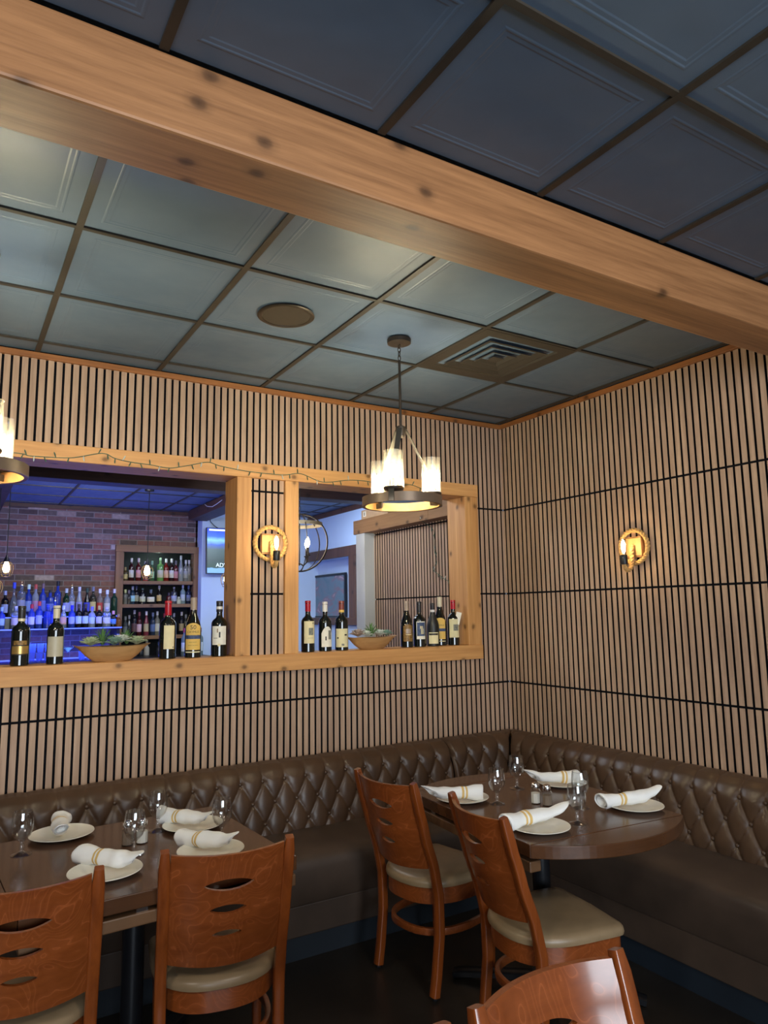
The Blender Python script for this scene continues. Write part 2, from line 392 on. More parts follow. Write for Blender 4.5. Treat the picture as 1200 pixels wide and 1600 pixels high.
# backing around the two openings
for b in ((XL, 0, 0, ZS0), (XL, 0, ZH1, H+.02), (XJ[5], 0, ZS0, ZH1), (XJ[1], XJ[2], ZS0, ZH1)):
    mb.box(b[0], b[1], .012, WT, b[2], b[3])
mb.box(XL, -4.4, .012, WT, ZS0, ZH1)
mb.cur = 1
slats(mb, 'x', XL, 0.0, 0.0, 2.93, .0402, PHX, .0125, 0.0, 1,
      holes=[(-4.4, XJ[0]+.02, ZS0+.02, ZH1-.02), (XJ[3]-.02, XJ[4]+.02, ZS0+.02, ZH1-.02)])
struct(mb.obj('wall_back', ['felt', 'slat']))
mb = MB(); mb.box(.012, .12, YN, .012, 0, H+.02); mb.cur = 1
slats(mb, 'y', YN, 0.0, 0.0, 2.93, .0421, -.013, .0125, 0.0, 1)
struct(mb.obj('wall_right', ['felt', 'slat']))
M['tanpaint'] = noise_mat('tan_paint', lin((120, 100, 82)), .7, .05, 3)
struct(MB().box(XL-.1, XL, YN, WT, 0, H).obj('wall_left', 'tanpaint'))
mb = MB()
mb.box(XL, -5.4, YN-.15, YN, 0, H); mb.box(-1.8, .1, YN-.15, YN, 0, H); mb.box(-5.4, -1.8, YN-.15, YN, 0, .65); mb.box(-5.4, -1.8, YN-.15, YN, 2.5, H)
struct(mb.obj('wall_front', 'tanpaint'))
mb = MB(); mb.box(-5.4, -5.35, YN-.1, YN, .65, 2.5); mb.box(-1.85, -1.8, YN-.1, YN, .65, 2.5); mb.box(-3.63, -3.57, YN-.1, YN, .65, 2.5); mb.box(-5.4, -1.8, YN-.1, YN, .65, .7); mb.box(-5.4, -1.8, YN-.1, YN, 2.45, 2.5)
struct(mb.obj('window_1', 'black_metal'))

# ceiling tiles
def tile_cells(mt, mg, xs, ys, x0, x1, y0, y1):
    X = [x0]+sorted(x for x in xs if x0+.002 < x < x1-.002)+[x1]; Y = [y0]+sorted(y for y in ys if y0+.002 < y < y1-.002)+[y1]
    gw = .012
    for i in range(len(X)-1):
        for j in range(len(Y)-1):
            a0, a1, b0, b1 = X[i], X[i+1], Y[j], Y[j+1]
            if a1-a0 > .5 and b1-b0 > .5:
                rings = [(0, .004), (.06, .004), (.064, .0032), (.068, .0032), (.072, .0043), (.083, .0043), (.088, .0052)]
            else: rings = [(0, .004)]
            vs = []; fs = []
            for d, z in rings:
                vs += [(a0+d, b0+d, H+z), (a1-d, b0+d, H+z), (a1-d, b1-d, H+z), (a0+d, b1-d, H+z)]
            for r in range(len(rings)-1):
                for k in range(4):
                    k2 = (k+1) % 4; fs.append((r*4+k, r*4+k2, r*4+4+k2, r*4+4+k))
            q = (len(rings)-1)*4; fs.append((q, q+1, q+2, q+3)); mt.add(vs, fs)
    for x in X[1:-1]: mg.box(x-gw, x+gw, y0, y1, H-.004, H+.006)
    for y in Y[1:-1]: mg.box(x0, x1, y-gw*.8, y+gw*.8, H-.0035, H+.005)
BX0, BX1 = -2.331, -2.140
T = .6096
mt = MB(); mg = MB()
tile_cells(mt, mg, [-3.0888+T*i for i in range(-6, 6)], [-.161-T*j for j in range(0, 4)], XL, 0, BX1, 0)
tile_cells(mt, mg, [-3.0388+T*i for i in range(-6, 6)], [-2.857+T*j for j in range(-9, 1)], XL, 0, YN, BX0)
mt.cur = 0
mt.box(XL, .1, YN-.1, WT, H+.03, H+.1)
ce = struct(mt.obj('ceiling', 'tile')); struct(mg.obj('trim_9', 'grid'))
mt = MB(); mg = MB()
tile_cells(mt, mg, [-2.93+T*i for i in range(-6, 9)], [.5+T*j for j in range(0, 9)], -6.6, .95, .19, 5.5)
mt.box(-6.6, 3.0, WT, 6.2, H+.03, H+.1)
struct(mt.obj('ceiling_bar', 'tile')); struct(mg.obj('trim_10', 'grid'))
struct(MB().box(XL, 0, BX0, BX1, 2.742, H-.006).obj('ceiling_beam', 'beamX', bevel=.008))
struct(MB().box(XL, 0, -.014, .012, 2.914, H-.005).obj('trim_1', 'crownX', bevel=.002))
struct(MB().box(-.014, .012, BX1, -.014, 2.914, H-.005).obj('trim_2', 'crownY', bevel=.002))
# opening frames
struct(MB().box(-4.4, XJ[5]+.003, -.022, .195, ZH0, ZH1).obj('trim_3', 'cedarX', bevel=.003))
struct(MB().box(-4.4, XJ[5]+.003, -.024, .195, ZS0, ZS1).obj('trim_4', 'cedarX', bevel=.003))
for i, (a, b) in enumerate(((XJ[0], XJ[1]), (XJ[2], XJ[3]), (XJ[4], XJ[5]))):
    struct(MB().box(a, b, -.018, .190, ZS1, ZH0).obj('trim_%d' % (5+i), 'cedarZ', bevel=.003))

# ---------------------------------------------------------------- bar room beyond the openings
mb = MB(); mb.box(-6.6, -1.60, 5.5, 5.7, 0, H); mb.box(-1.60, -.60, 5.5, 5.7, 2.44, H); mb.box(-.62, -.595, 5.5, 5.7, 0, H); mb.box(-1.60, -.6, 5.5, 5.7, 0, .95)
struct(mb.obj('wall_brick', 'brick'))
struct(MB().box(-.595, 1.2, 5.3, 5.5, 0, H).obj('wall_white', 'bluewall'))
struct(MB().box(-6.6, -.6, 5.47, 5.5, 2.905, H).obj('trim_11', 'darkbeamX'))
struct(MB().box(-6.7, -6.6, .19, 5.5, 0, H).obj('wall_bar_left', 'white'))
struct(MB().box(-6.6, .95, 2.56, 2.76, 2.755, H-.006).obj('trim_12', 'darkbeamX', bevel=.005))
struct(MB().box(-.785, -.54, 2.76, 5.29, 2.82, H-.006).obj('trim_13', 'darkbeamY', bevel=.005))
struct(MB().box(-3.35, -2.945, 2.76, 5.46, 2.83, H-.006).obj('trim_14', 'darkbeamY', bevel=.005))
# blue wall with an interior window
mb = MB(); X0, X1 = .95, 1.1
mb.box(X0, X1, 1.98, 4.02, 0, H); mb.box(X0, X1, 5.75, 6.2, 0, H); mb.box(X0, X1, 4.02, 5.75, 0, 1.53); mb.box(X0, X1, 4.02, 5.75, 2.31, H)
struct(mb.obj('wall_blue', 'bluewall'))
struct(MB().box(.93, .95, 1.98, 5.3, 2.885, H).obj('trim_15', 'brownframe'))
win = MB(); win.box(.92, .96, 3.86, 5.3, 2.31, 2.44); win.box(.92, .96, 3.90, 4.06, 1.53, 2.31); win.box(.915, .965, 3.80, 5.3, 1.435, 1.53)
winf = struct(win.obj('window_2', 'brownframe', bevel=.003))
struct(MB().box(1.10, 1.2, 2.0, 6.2, 0, H).obj('wall_niche', 'bluewall'))
# slatted partition
mb = MB(); mb.box(.0, .10, .20, 1.84, 0, 2.34); mb.cur = 1
slats(mb, 'y', .20, 1.84, 0.0, 2.34, .0421, .215, .0125, -.0125, 1)
struct(mb.obj('wall_partition', ['felt', 'slat']))
struct(MB().box(-.12, .10, 1.83, 1.99, 0, 2.33).obj('wall_column', 'white', bevel=.004))
mb = MB(); mb.box(-.13, .10, .20, .77, 2.33, 2.462); mb.box(-.13, .10, .772, 2.02, 2.33, 2.46)
struct(mb.obj('trim_16', 'barwoodY', bevel=.003))
struct(MB().box(.10, .95, 1.88, 1.98, 0, H).obj('wall_return', 'bluewall'))
struct(MB().box(.11, 1.1, .17, .20, 0, H).obj('wall_end', 'bluewall'))

# ---------------------------------------------------------------- tufted banquettes
PU = .1256; ROWS = (.710, .606, .502)
def back_profile(n):
    """(offset from wall, height) from the seat junction up over the top to the wall"""
    pts = [(.245, .40), (.232, .50), (.212, .606), (.190, .710), (.165, .755), (.125, .786), (.07, .795), (.02, .785), (.006, .76)]
    L = [0]
    for a, b in zip(pts, pts[1:]): L.append(L[-1]+math.dist(a, b))
    out = []
    for i in range(n+1):
        s_ = L[-1]*i/n; k = max(j for j in range(len(L)) if L[j] <= s_+1e-9); k = min(k, len(pts)-2)
        t = (s_-L[k])/(L[k+1]-L[k]); out.append((pts[k][0]+(pts[k+1][0]-pts[k][0])*t, pts[k][1]+(pts[k+1][1]-pts[k][1])*t))
    sm = out
    for _ in range(3):
        sm = [sm[0]]+[((sm[i-1][0]+2*sm[i][0]+sm[i+1][0])/4, (sm[i-1][1]+2*sm[i][1]+sm[i+1][1])/4) for i in range(1, len(sm)-1)]+[sm[-1]]
    return sm, L[-1]
NPV = 72
PROF, PLEN = back_profile(NPV)
def tuft(u, d, z, over):
    """puff height at phase u (button columns at integers), profile height z"""
    v = (z-.710)/.104
    if over or v > 0:    # vertical pleats from the top row of buttons over the edge
        e = abs(math.sin(PI*u)); t = min(1, max(0, v)/.9) if not over else 1
        base = .0045*(1-math.exp(-abs(u-round(u))/.05))+.0125*(e**.55); near = math.hypot((u-round(u))*1.2, max(v, 0)*1.0) if not over else 9
        base += 0
        dep = base*(1-.55*t)
        if near < .25: dep -= .010*(1-near/.25)
        pl = .0009*math.sin(u*2*PI*9)*max(0, 1-near*1.2) if near < .8 else 0
        return dep+pl
    p = u+v/2; q = u-v/2
    e = abs(math.sin(PI*p))*abs(math.sin(PI*q))
    near = min(math.hypot(u-(a+b)/2., (v-(a-b))*.83) for a in (math.floor(p), math.floor(p)+1) for b in (math.floor(q), math.floor(q)+1))
    cr = min(abs(p-round(p)), abs(q-round(q)))
    dep = .0045*(1-math.exp(-cr/.05))+.0125*(e**.55)-.009*math.exp(-(near/.15)**2)
    ang = math.atan2(v-round(v), u-round(u*2)/2)
    return dep+(.0008*math.sin(ang*14)*max(0, 1-near*1.8))
def back_cushion(parent, arm, a0, a1, name='back_cushion'):
    """arm 'L' runs along wall_back (coordinate x), 'R' along wall_right (coordinate y); a1 None = mitre at the corner"""
    n = int(abs((a1 if a1 is not None else 0)-a0)/.0065)
    cols = []
    for i in range(n+1):
        col = []
        for j, (d, z) in enumerate(PROF):
            end = a1 if a1 is not None else -d
            if a1 is None: end = -max(d, .02)
            s_ = a0+(end-a0)*i/n
            over = d < .118
            u = (s_+.906)/PU
            j0, j1 = max(0, j-1), min(NPV, j+1)
            tx, tz = PROF[j1][0]-PROF[j0][0], PROF[j1][1]-PROF[j0][1]; l = math.hypot(tx, tz) or 1
            nd, nz = tz/l, -tx/l
            h = tuft(u, d, z, over)-.008
            e = min(i, n-i)*abs(end-a0)/n
            if e < .022: h -= (.012 if (a1 is None and i > n/2) else .020)*(1-e/.022)**2
            if j > NPV-6: h *= (NPV-j)/6
            dd, zz = d+nd*h, z+nz*h
            if a1 is None: s_ = min(s_, -dd) if s_ > -dd else s_
            col.append((s_, -dd, zz) if arm == 'L' else (-dd, s_, zz))
        cols.append(col)
    mb = MB(); vs = [p for c in cols for p in c]; m = NPV+1
    mb.add(vs, [(i*m+j, (i+1)*m+j, (i+1)*m+j+1, i*m+j+1) for i in range(n) for j in range(NPV)])
    # closing back and ends
    o = mb.obj(name, 'leather', parent, smooth=True, angle=80)
    # buttons
    for r, z in enumerate(ROWS):
        j = min(range(len(PROF)), key=lambda k: abs(PROF[k][1]-z)+(9 if PROF[k][0] < .15 else 0)); d = PROF[j][0]
        k = math.ceil((a0+.906)/PU-.5*(r % 2)) if a0 < (a1 if a1 is not None else 0) else 0
        kk = k
        while True:
            s_ = -.906+PU*(kk+.5*(r % 2))
            lim = a1 if a1 is not None else -.30
            if s_ > lim-.02: break
            if s_ > a0+.02:
                loc = (s_, -(d-.012), z) if arm == 'L' else (-(d-.012), s_, z)
                b = bpy.data.objects.new('button', BUTTON); COL.objects.link(b); b.parent = o; b.location = loc
                b.rotation_euler = (PI/2-.1, 0, 0) if arm == 'L' else (PI/2-.1, 0, -PI/2)
            kk += 1
    return o
bb = MB().lathe([(0, .007), (.005, .0065), (.009, .004), (.0105, .0005), (.009, -.003)], 14).obj('button', 'leather', smooth=True)
BUTTON = bb.data; bpy.data.objects.remove(bb)
def rounded_box(mb, x0, x1, y0, y1, z0, z1): mb.box(x0, x1, y0, y1, z0, z1)
bl = thing('banquette', 'long brown tufted leather banquette below the two wall openings', 'banquette', (0, 0, 0))
back_cushion(bl, 'L', -4.6, -.662); back_cushion(bl, 'L', -.655, None)
SD = .66   # seat front distance from wall
def seat_mesh(arm, s0, s1):
    prof = [(.20, .405), (.20, .445), (.30, .458), (.48, .462), (.60, .458), (.645, .447), (.664, .425), (.666, .39), (.662, .25), (.655, .238)]
    mb = MB(); n = 90; m = len(prof); vs = []
    for i in range(n+1):
        for d, z in prof:
            s_ = s0+(s1-s0)*i/n
            if s1 > -.7: s_ = s0+(-d-s0)*i/n
            zz = z+.0015*math.sin(s_*23+d*11)*(1 if z > .44 else 0)
            vs.append((s_, -d, zz) if arm == 'L' else (-d, s_, zz))
    mb.add(vs, [(i*m+j, (i+1)*m+j, (i+1)*m+j+1, i*m+j+1) for i in range(n) for j in range(m-1)])
    return mb
seat_mesh('L', -4.6, -.2).obj('seat_cushion', 'seatleather', bl, smooth=True, angle=50)
mb = MB(); mb.box(-4.6, -.652, -.652, -.1, .10, .238); mb.obj('front_panel', 'seatleather', bl, bevel=.006)
MB().box(-4.6, -.645, -.645, -.02, 0, .10).obj('toe_kick', 'toe', bl)
MB().box(-4.6, -.03, -.12, -.017, .10, .74).obj('frame', 'black_metal', bl)
br_ = thing('banquette', 'brown tufted leather banquette running along the slatted wall on the right', 'banquette', (0, 0, 0))
back_cushion(br_, 'R', -3.4, None)
seat_mesh('R', -3.4, -.2).obj('seat_cushion', 'seatleather', br_, smooth=True, angle=50)
MB().box(-.652, -.1, -3.4, -.66, .10, .238).obj('front_panel', 'seatleather', br_, bevel=.006)
MB().box(-.640, -.02, -3.4, -.66, 0, .10).obj('toe_kick', 'toe', br_)
MB().box(-.12, -.017, -3.4, -.13, .10, .74).obj('frame', 'black_metal', br_)

# ---------------------------------------------------------------- tables
ZT = .76
def segment(halfw, y, r, sign, n=28, inset=0):
    a = math.acos(min(1, halfw/r)); pts = []
    for k in range(n+1):
        t = a+(PI-2*a)*k/n; pts.append(((r-inset)*math.cos(t), sign*(r-inset)*math.sin(t)))
    k_ = abs(pts[0][1])
    return [(x, yy-sign*k_+y) for x, yy in pts]
def table(label, loc, rz, hw, hl, R, leaves, folded):
    """hw half width in x, hl half length in y; leaves on +-y; leaves given as list of 'y+','y-','x-'"""
    t = thing('dining_table', label, 'table', loc, rz)
    o = MB().box(-hw, hw, -hl, hl, ZT-.047, ZT).obj('tabletop', ['tabletop'], t, bevel=.003)
    for lf in leaves:
        if lf[0] == 'y':
            s = 1 if lf[1] == '+' else -1; a = math.acos(hw/R)
            arc = [(R*math.cos(a+(PI-2*a)*k/32), s*R*math.sin(a+(PI-2*a)*k/32)) for k in range(33)]
            y0 = s*(hl+.0015); arc = [(x, y-s*(abs(R*math.sin(a))-hl)) for x, y in arc]
            out = [(hw, y0)]+[(x, y) for x, y in arc if (y-y0)*s > 0]+[(-hw, y0)]
        else:
            s = -1; a = math.acos(hl/R)
            arc = [(s*R*math.sin(a+(PI-2*a)*k/32), R*math.cos(a+(PI-2*a)*k/32)) for k in range(33)]
            x0 = s*(hw+.0015); arc = [(x-s*(abs(R*math.sin(a))-hw), y) for x, y in arc]
            out = [(x0, hl)]+[(x, y) for x, y in arc if (x-x0)*s > 0]+[(x0, -hl)]
        if s > 0 and lf[0] == 'y': pass
        MB().prism(out, ZT-.047, ZT).obj('leaf', 'tabletop', t, bevel=.003)
    for f in folded:   # leaf folded flat beneath the edge
        if f == 'x-': MB().box(-hw, -hw+.05, -hl+.004, hl-.004, ZT-.098, ZT-.060).obj('folded_leaf', 'tableedge', t, bevel=.004)
        if f == 'x+': MB().box(hw-.20, hw, -hl+.004, hl-.004, ZT-.098, ZT-.060).obj('folded_leaf', 'tableedge', t, bevel=.004)
        if f == 'y-': MB().box(-hw+.004, hw-.004, -hl, -hl+.20, ZT-.098, ZT-.060).obj('folded_leaf', 'tableedge', t, bevel=.004)
    if 'x-' in folded:
        for y in (hl*.55, -hl*.5): MB().box(-hw+.006, -hw+.05, y, y+.035, ZT-.060, ZT-.047).obj('hinge', 'chrome', t)
    if 'y-' in folded:
        for x in (-hw*.25, hw*.7): MB().box(x, x+.035, -hl+.006, -hl+.05, ZT-.060, ZT-.047).obj('hinge', 'chrome', t)
    MB().box(-hw*.75, hw*.75, -hl*.75+.1, hl*.75, ZT-.075, ZT-.047).obj('support_plate', 'black_metal', t)
    MB().lathe([(.038, .05), (.038, ZT-.075)], 24).obj('column', 'black_metal', t, smooth=True)
    mb = MB()
    for k in range(4):
        a = k*PI/2+PI/4; d = Vector((math.cos(a), math.sin(a), 0))
        mb.tube([d*.02+Vector((0, 0, .055)), d*.2+Vector((0, 0, .04)), d*.37+Vector((0, 0, .022)), d*.40+Vector((0, 0, .015))], None, 10, flat=(.028, .06), up=(0, 0, 1))
    mb.lathe([(.07, .03), (.06, .075), (.045, .085)], 20)
    mb.obj('base', 'black_metal', t, smooth=True)
    return t
tr_ = table('brown drop leaf table with rounded ends set in the banquette corner', (-1.14, -1.463, 0), math.radians(-5), .388, .442, .592, ['y+', 'y-'], ['x-'])
tl_ = table('square cornered dark brown table with folded leaf in the left foreground', (-2.772, -1.122, 0), math.radians(3.4), .438, .405, .60, ['x-'], ['y-'])

# ---------------------------------------------------------------- chairs
def rake(z):
    ks = [(0, -.22), (.12, -.200), (.25, -.184), (.40, -.186), (.50, -.206), (.67, -.262), (.80, -.300), (.88, -.322)]
    for (a, ya), (b, yb) in zip(ks, ks[1:]):
        if z <= b:
            t = (z-a)/(b-a); t = t*t*(3-2*t)*.35+t*.65; return ya+(yb-ya)*t
    return ks[-1][1]
def seat_outline(inset=0, n=44):
    pts = []
    W = .212-inset; F = .175-inset; Rr = .245-inset
    # rear half: superellipse, front: nearly square rounded corners
    for k in range(n//2+1):
        a = PI+PI*k/(n//2); c, s_ = math.cos(a), math.sin(a)
        pts.append((W*math.copysign(abs(c)**(2/2.5), c), Rr*math.copysign(abs(s_)**(2/2.3), s_)))
    rr = .035
    for k in range(5):
        a = PI/2*k/4; pts.append((W-rr+rr*math.cos(a), F-rr+rr*math.sin(a)))
    pts.append((0, F+.008))
    for k in range(5):
        a = PI/2+PI/2*k/4; pts.append((-W+rr+rr*math.cos(a), F-rr+rr*math.sin(a)))
    return pts
def make_chair(label):
    t = thing('dining_chair', label, 'chair')
    # cushion
    mb = MB(); base = seat_outline(0); n = len(base); rings = [(.0, .437), (-.002, .447), (0, .458), (.006, .467), (.022, .474), (.06, .479), (.12, .481)]
    vs = []; fs = []
    for ins, z in rings:
        f = 1-ins/.212; vs += [(x*f, y*f, z) for x, y in base]
    for r in range(len(rings)-1):
        for k in range(n): fs.append((r*n+k, r*n+(k+1) % n, (r+1)*n+(k+1) % n, (r+1)*n+k))
    vs.append((0, 0, .482)); c = len(vs)-1
    for k in range(n): fs.append(((len(rings)-1)*n+k, (len(rings)-1)*n+(k+1) % n, c))
    fs.append(tuple(range(n))[::-1]); mb.add(vs, fs)
    mb.obj('seat', 'vinyl', t, smooth=True, angle=60, loc=(0, 0, -.016))
    # apron ring
    o = seat_outline(.010); i_ = seat_outline(.034); mb = MB(); n = len(o)
    vs = [(x, y, .352) for x, y in o]+[(x, y, .421) for x, y in o]+[(x, y, .421) for x, y in i_]+[(x, y, .352) for x, y in i_]
    fs = []
    for r in range(4):
        for k in range(n): fs.append((r*n+k, r*n+(k+1) % n, ((r+1) % 4)*n+(k+1) % n, ((r+1) % 4)*n+k))
    mb.add(vs, fs); mb.obj('seat_frame', 'chairpanel', t, smooth=True, angle=35)
    # foot hoop: sides and rear
    o = [p for p in seat_outline(.028) if p[1] < .03]
    path = [(-.168, .135, .235)]+[(x, y, .235) for x, y in o]+[(.168, .135, .235)]
    MB().tube(path, None, 10, flat=(.030, .020), up=(0, 0, 1)).obj('foot_hoop', 'chairpanel', t, smooth=True, angle=60)
    for s in (-1, 1):
        path = [(s*(.186+.010*z), rake(z), z) for z in [.012+.868*k/22 for k in range(23)]]
        path[-1] = (path[-1][0], path[-1][1]+.0, path[-1][2])
        MB().tube(path, lambda i: 1 if i < 21 else (.97 if i == 21 else .72), 14, flat=(.036, .037), up=(0, 1, 0)).obj('rear_leg', 'chairwood', t, smooth=True, angle=60)
        MB().tube([(s*.176, .140, z) for z in (.012, .1, .25, .36, .420)], lambda i: (.78, .86, 1, 1, 1)[i], 14, flat=(.036, .036), up=(0, 1, 0)).obj('front_leg', 'chairwood', t, smooth=True, angle=60)
    for x, y in ((-.187, -.2185), (.187, -.2185), (-.176, .140), (.176, .140)):
        MB().lathe([(.012, 0), (.013, .004), (.012, .013)], 12, (x, y, 0)).obj('glide', 'black_metal', t)
    # curved back panel with three leaf shaped slots
    zb, zt = .505, .868; lens = [(.608, .046, .0125), (.688, .057, .014), (.768, .077, .0185)]
    NX = 60; NV = 4; W = .176
    def surf(x, z, th):
        bow = .050*(1-(x/W)**2); return (x, rake(z)-bow+th-.004, z)
    def hts(x):
        zs = []
        for c, a, b in lens:
            h = b*max(0, 1-(x/a)**2)**.8 if abs(x) < a else 0
            zs += [c-h, c+h]
        edge = .0  # top and bottom edges dip slightly at the middle
        return [zb+.012*((x/W)**2)-.006]+zs+[zt-.004*(1-(x/W)**2)]
    xs = sorted(set([W*(2*i/NX-1) for i in range(NX+1)]+[s*a for _, a, _ in lens for s in (-1, 1)]+[s*a*.97 for _, a, _ in lens for s in (-1, 1)]))
    mb = MB(); vs = []; fs = []
    def band(b, x):
        h = hts(x); z0, z1 = h[2*b], h[2*b+1]; return [z0+(z1-z0)*k/NV for k in range(NV+1)]
    for b in range(4):
        for th in (-.007, .007):
            off = len(vs)
            for x in xs: vs += [surf(x, z, th) for z in band(b, x)]
            for i in range(len(xs)-1):
                for k in range(NV): fs.append((off+i*(NV+1)+k, off+(i+1)*(NV+1)+k, off+(i+1)*(NV+1)+k+1, off+i*(NV+1)+k+1))
    # rims: top, bottom, sides and slot walls
    def wall(zf):
        off = len(vs)
        for x in xs: vs.append(surf(x, zf(x), -.007)); vs.append(surf(x, zf(x), .007))
        for i in range(len(xs)-1): fs.append((off+2*i, off+2*i+1, off+2*i+3, off+2*i+2))
    wall(lambda x: hts(x)[0]); wall(lambda x: hts(x)[7])
    for li, (c, a, b_) in enumerate(lens):
        sub = [x for x in xs if abs(x) <= a+1e-9]
        for up_ in (1, 2):
            off = len(vs)
            for x in sub: vs.append(surf(x, hts(x)[2*li+up_], -.007)); vs.append(surf(x, hts(x)[2*li+up_], .007))
            for i in range(len(sub)-1): fs.append((off+2*i, off+2*i+1, off+2*i+3, off+2*i+2))
    mb.add(vs, fs); mb.obj('backrest', 'chairpanel', t, smooth=True, angle=40, merge=True)
    return t
chair0 = make_chair('x')
CG = None
def chair_at(foot, heading, label, group=None):
    """foot: midpoint of the rear feet; heading: direction the sitter faces (degrees from +x)"""
    h = math.radians(heading); f = Vector((math.cos(h), math.sin(h)))
    c = Vector(foot)+f*.22
    return placed(chair0, (c.x, c.y, 0), h-PI/2, label, group)
chair_at((-1.61, -1.087), 8, 'cherry wood chair with slotted back at the far left side of the rounded table')
chair_at((-1.572, -1.716), -9, 'cherry wood chair with slotted back nearer the camera beside the rounded table')
chair_at((-2.580, -1.520), 79, 'cherry wood chair with slotted back tucked in at the right end of the left table')
chair_at((-3.165, -1.49), 82, 'cherry wood chair with slotted back cut off by the left edge of the photo')
chair_at((-2.335, -2.875), -88, 'cherry wood chair facing the camera at the bottom with large slot in view')
chair_at((-2.815, -2.885), -92, 'cherry wood chair of which only a top corner shows at the bottom edge')

# ---------------------------------------------------------------- tableware
def goblet():
    o = thing('water_goblet', 'x', 'glass')
    prof = [(.0345, 0), (.0345, .0022), (.020, .006), (.008, .012), (.006, .018), (.009, .024), (.0065, .030), (.0055, .040), (.009, .047), (.018, .054), (.029, .066), (.0355, .084), (.0370, .102), (.0350, .125), (.0315, .148),
            (.0302, .148), (.0336, .125), (.0355, .102), (.0340, .085), (.0275, .068), (.016, .0575), (.006, .052), (0.0001, .050)]
    MB().lathe(prof[:9], 28).obj('stem', 'stemglass', o, smooth=True, angle=50)
    MB().lathe(prof[8:15]+prof[15:], 32).obj('bowl', 'glass', o, smooth=True, angle=50)
    MB().tube([(x, y, .148) for x, y in circ(32, .0310)], .0011, 6, closed=True).obj('rim', 'rimglass', o, smooth=True)
    return o
gob = goblet()
for (x, y), lab in zip([(-3.129, -.935), (-2.648, -.926), (-2.474, -1.178), (-2.789, -1.163), (-1.302, -1.380), (-1.049, -1.225), (-1.235, -1.785), (-1.050, -1.629)],
    ['stemmed water glass at the far left edge of the left table beside the first plate', 'stemmed water glass behind the others on the left table near the banquette',
     'stemmed water glass near the right corner of the left table', 'stemmed water glass in the middle of the left table in front of the shaker',
     'stemmed water glass between the left plate and the shakers on the rounded table', 'farthest stemmed water glass on the rounded table near the corner seam',
     'nearest stemmed water glass on the rounded table beside the near plate', 'stemmed water glass half hidden behind the nearest one on the rounded table']):
    placed(gob, (x, y, ZT), random.random()*6, lab, 'stemmed water glasses on the tables')
def plate():
    o = MB().lathe([(.0001, .004), (.060, .004), (.070, .0065), (.085, .011), (.112, .0155), (.1165, .0172), (.1175, .0155), (.090, .006), (.066, 0), (.0001, 0)], 48).obj('side_plate', 'ceramic', smooth=True, angle=60)
    return tag(o, 'x', 'plate')
pl = plate()
def napkin(seed, stand=False):
    rnd = random.Random(seed); o = thing('rolled_napkin', 'x', 'napkin')
    L = .205; n = 40; m = 26; ph = [rnd.random()*6 for _ in range(6)]
    def pt(i, k):
        t = i/n; a = 2*PI*k/m; x = -L/2+L*t
        r = .0265-.006*t+.0045*math.exp(-((t)/.12)**2)+.002*math.sin(9*t+ph[0])+.0012*math.sin(23*t+ph[1])
        r *= 1+.07*math.sin(2*a+ph[2]+t*3)+.035*math.sin(3*a+ph[3]-t*5)+.018*math.sin(7*a+ph[4]+9*t)
        x += .010*math.sin(a+ph[5])*(1-t)+.026*math.sin(a-.5)*(t**7)-.006*math.cos(2*a)*(t**5)
        z = r*math.sin(a)*.86
        return (x, r*math.cos(a)*1.05+.004*math.sin(4*t+ph[2]), z+.024+(.010*(t-.8)/.2 if t > .8 else 0))
    mb = MB(); vs = [pt(i, k) for i in range(n+1) for k in range(m)]
    fs = [(i*m+k, i*m+(k+1) % m, (i+1)*m+(k+1) % m, (i+1)*m+k) for i in range(n) for k in range(m)]
    for end in (0, n):
        c = Vector((0, 0, 0))
        ring0 = [Vector(vs[end*m+k]) for k in range(m)]
        for v in ring0: c += v/m
        prev = [end*m+k for k in range(m)]
        for q, (sc_, dx) in enumerate([(.86, -.004), (.80, .014), (.66, .010), (.60, -.002), (.44, .006), (.36, .014), (.15, .010)]):
            cur = []
            for v in ring0:
                p = c+(v-c)*sc_; p.x += dx*(1 if end == 0 else -1); vs.append(tuple(p)); cur.append(len(vs)-1)
            fs += [(prev[k], prev[(k+1) % m], cur[(k+1) % m], cur[k]) for k in range(m)]; prev = cur
        fs.append(tuple(prev))
    mb.add(vs, fs); mb.obj('cloth', 'napkin', o, smooth=True, angle=70)
    return o
PLN = [((-2.978, -.790), (-2.983, -.791), -99, 'on the far left plate of the left table'),
       ((-2.519, -.960), (-2.547, -.950), -62, 'on the plate nearest the banquette, left table'),
       ((-2.556, -1.305), (-2.560, -1.285), -66, 'behind the right chair of the left table'),
       ((-2.912, -1.312), (-2.895, -1.285), -60, 'behind the left chair of the left table'),
       ((-1.389, -1.245), (-1.440, -1.262), 160, 'at the left side of the rounded table'),
       ((-.827, -1.295), (-.872, -1.300), 154, 'at the far side of the rounded table'),
       ((-.870, -1.762), (-.890, -1.748), -19, 'at the right side of the rounded table'),
       ((-1.405, -1.752), (-1.410, -1.728), -10, 'at the near side of the rounded table')]
for i, ((px, py), (nx, ny), ang, where) in enumerate(PLN):
    placed(pl, (px, py, ZT), 0, 'round white side plate under the napkin '+where, 'side plates')
    nk = napkin(10+i); nk.scale = (1.2, 1.2, 1.2)
    nk.location = (nx, ny, ZT+.0135); nk.rotation_euler = (0, math.radians(-3 if i != 2 else -6), math.radians(ang))
    nk['label'] = 'rolled white napkin with yellow stripes '+where; nk['group'] = 'rolled napkins'
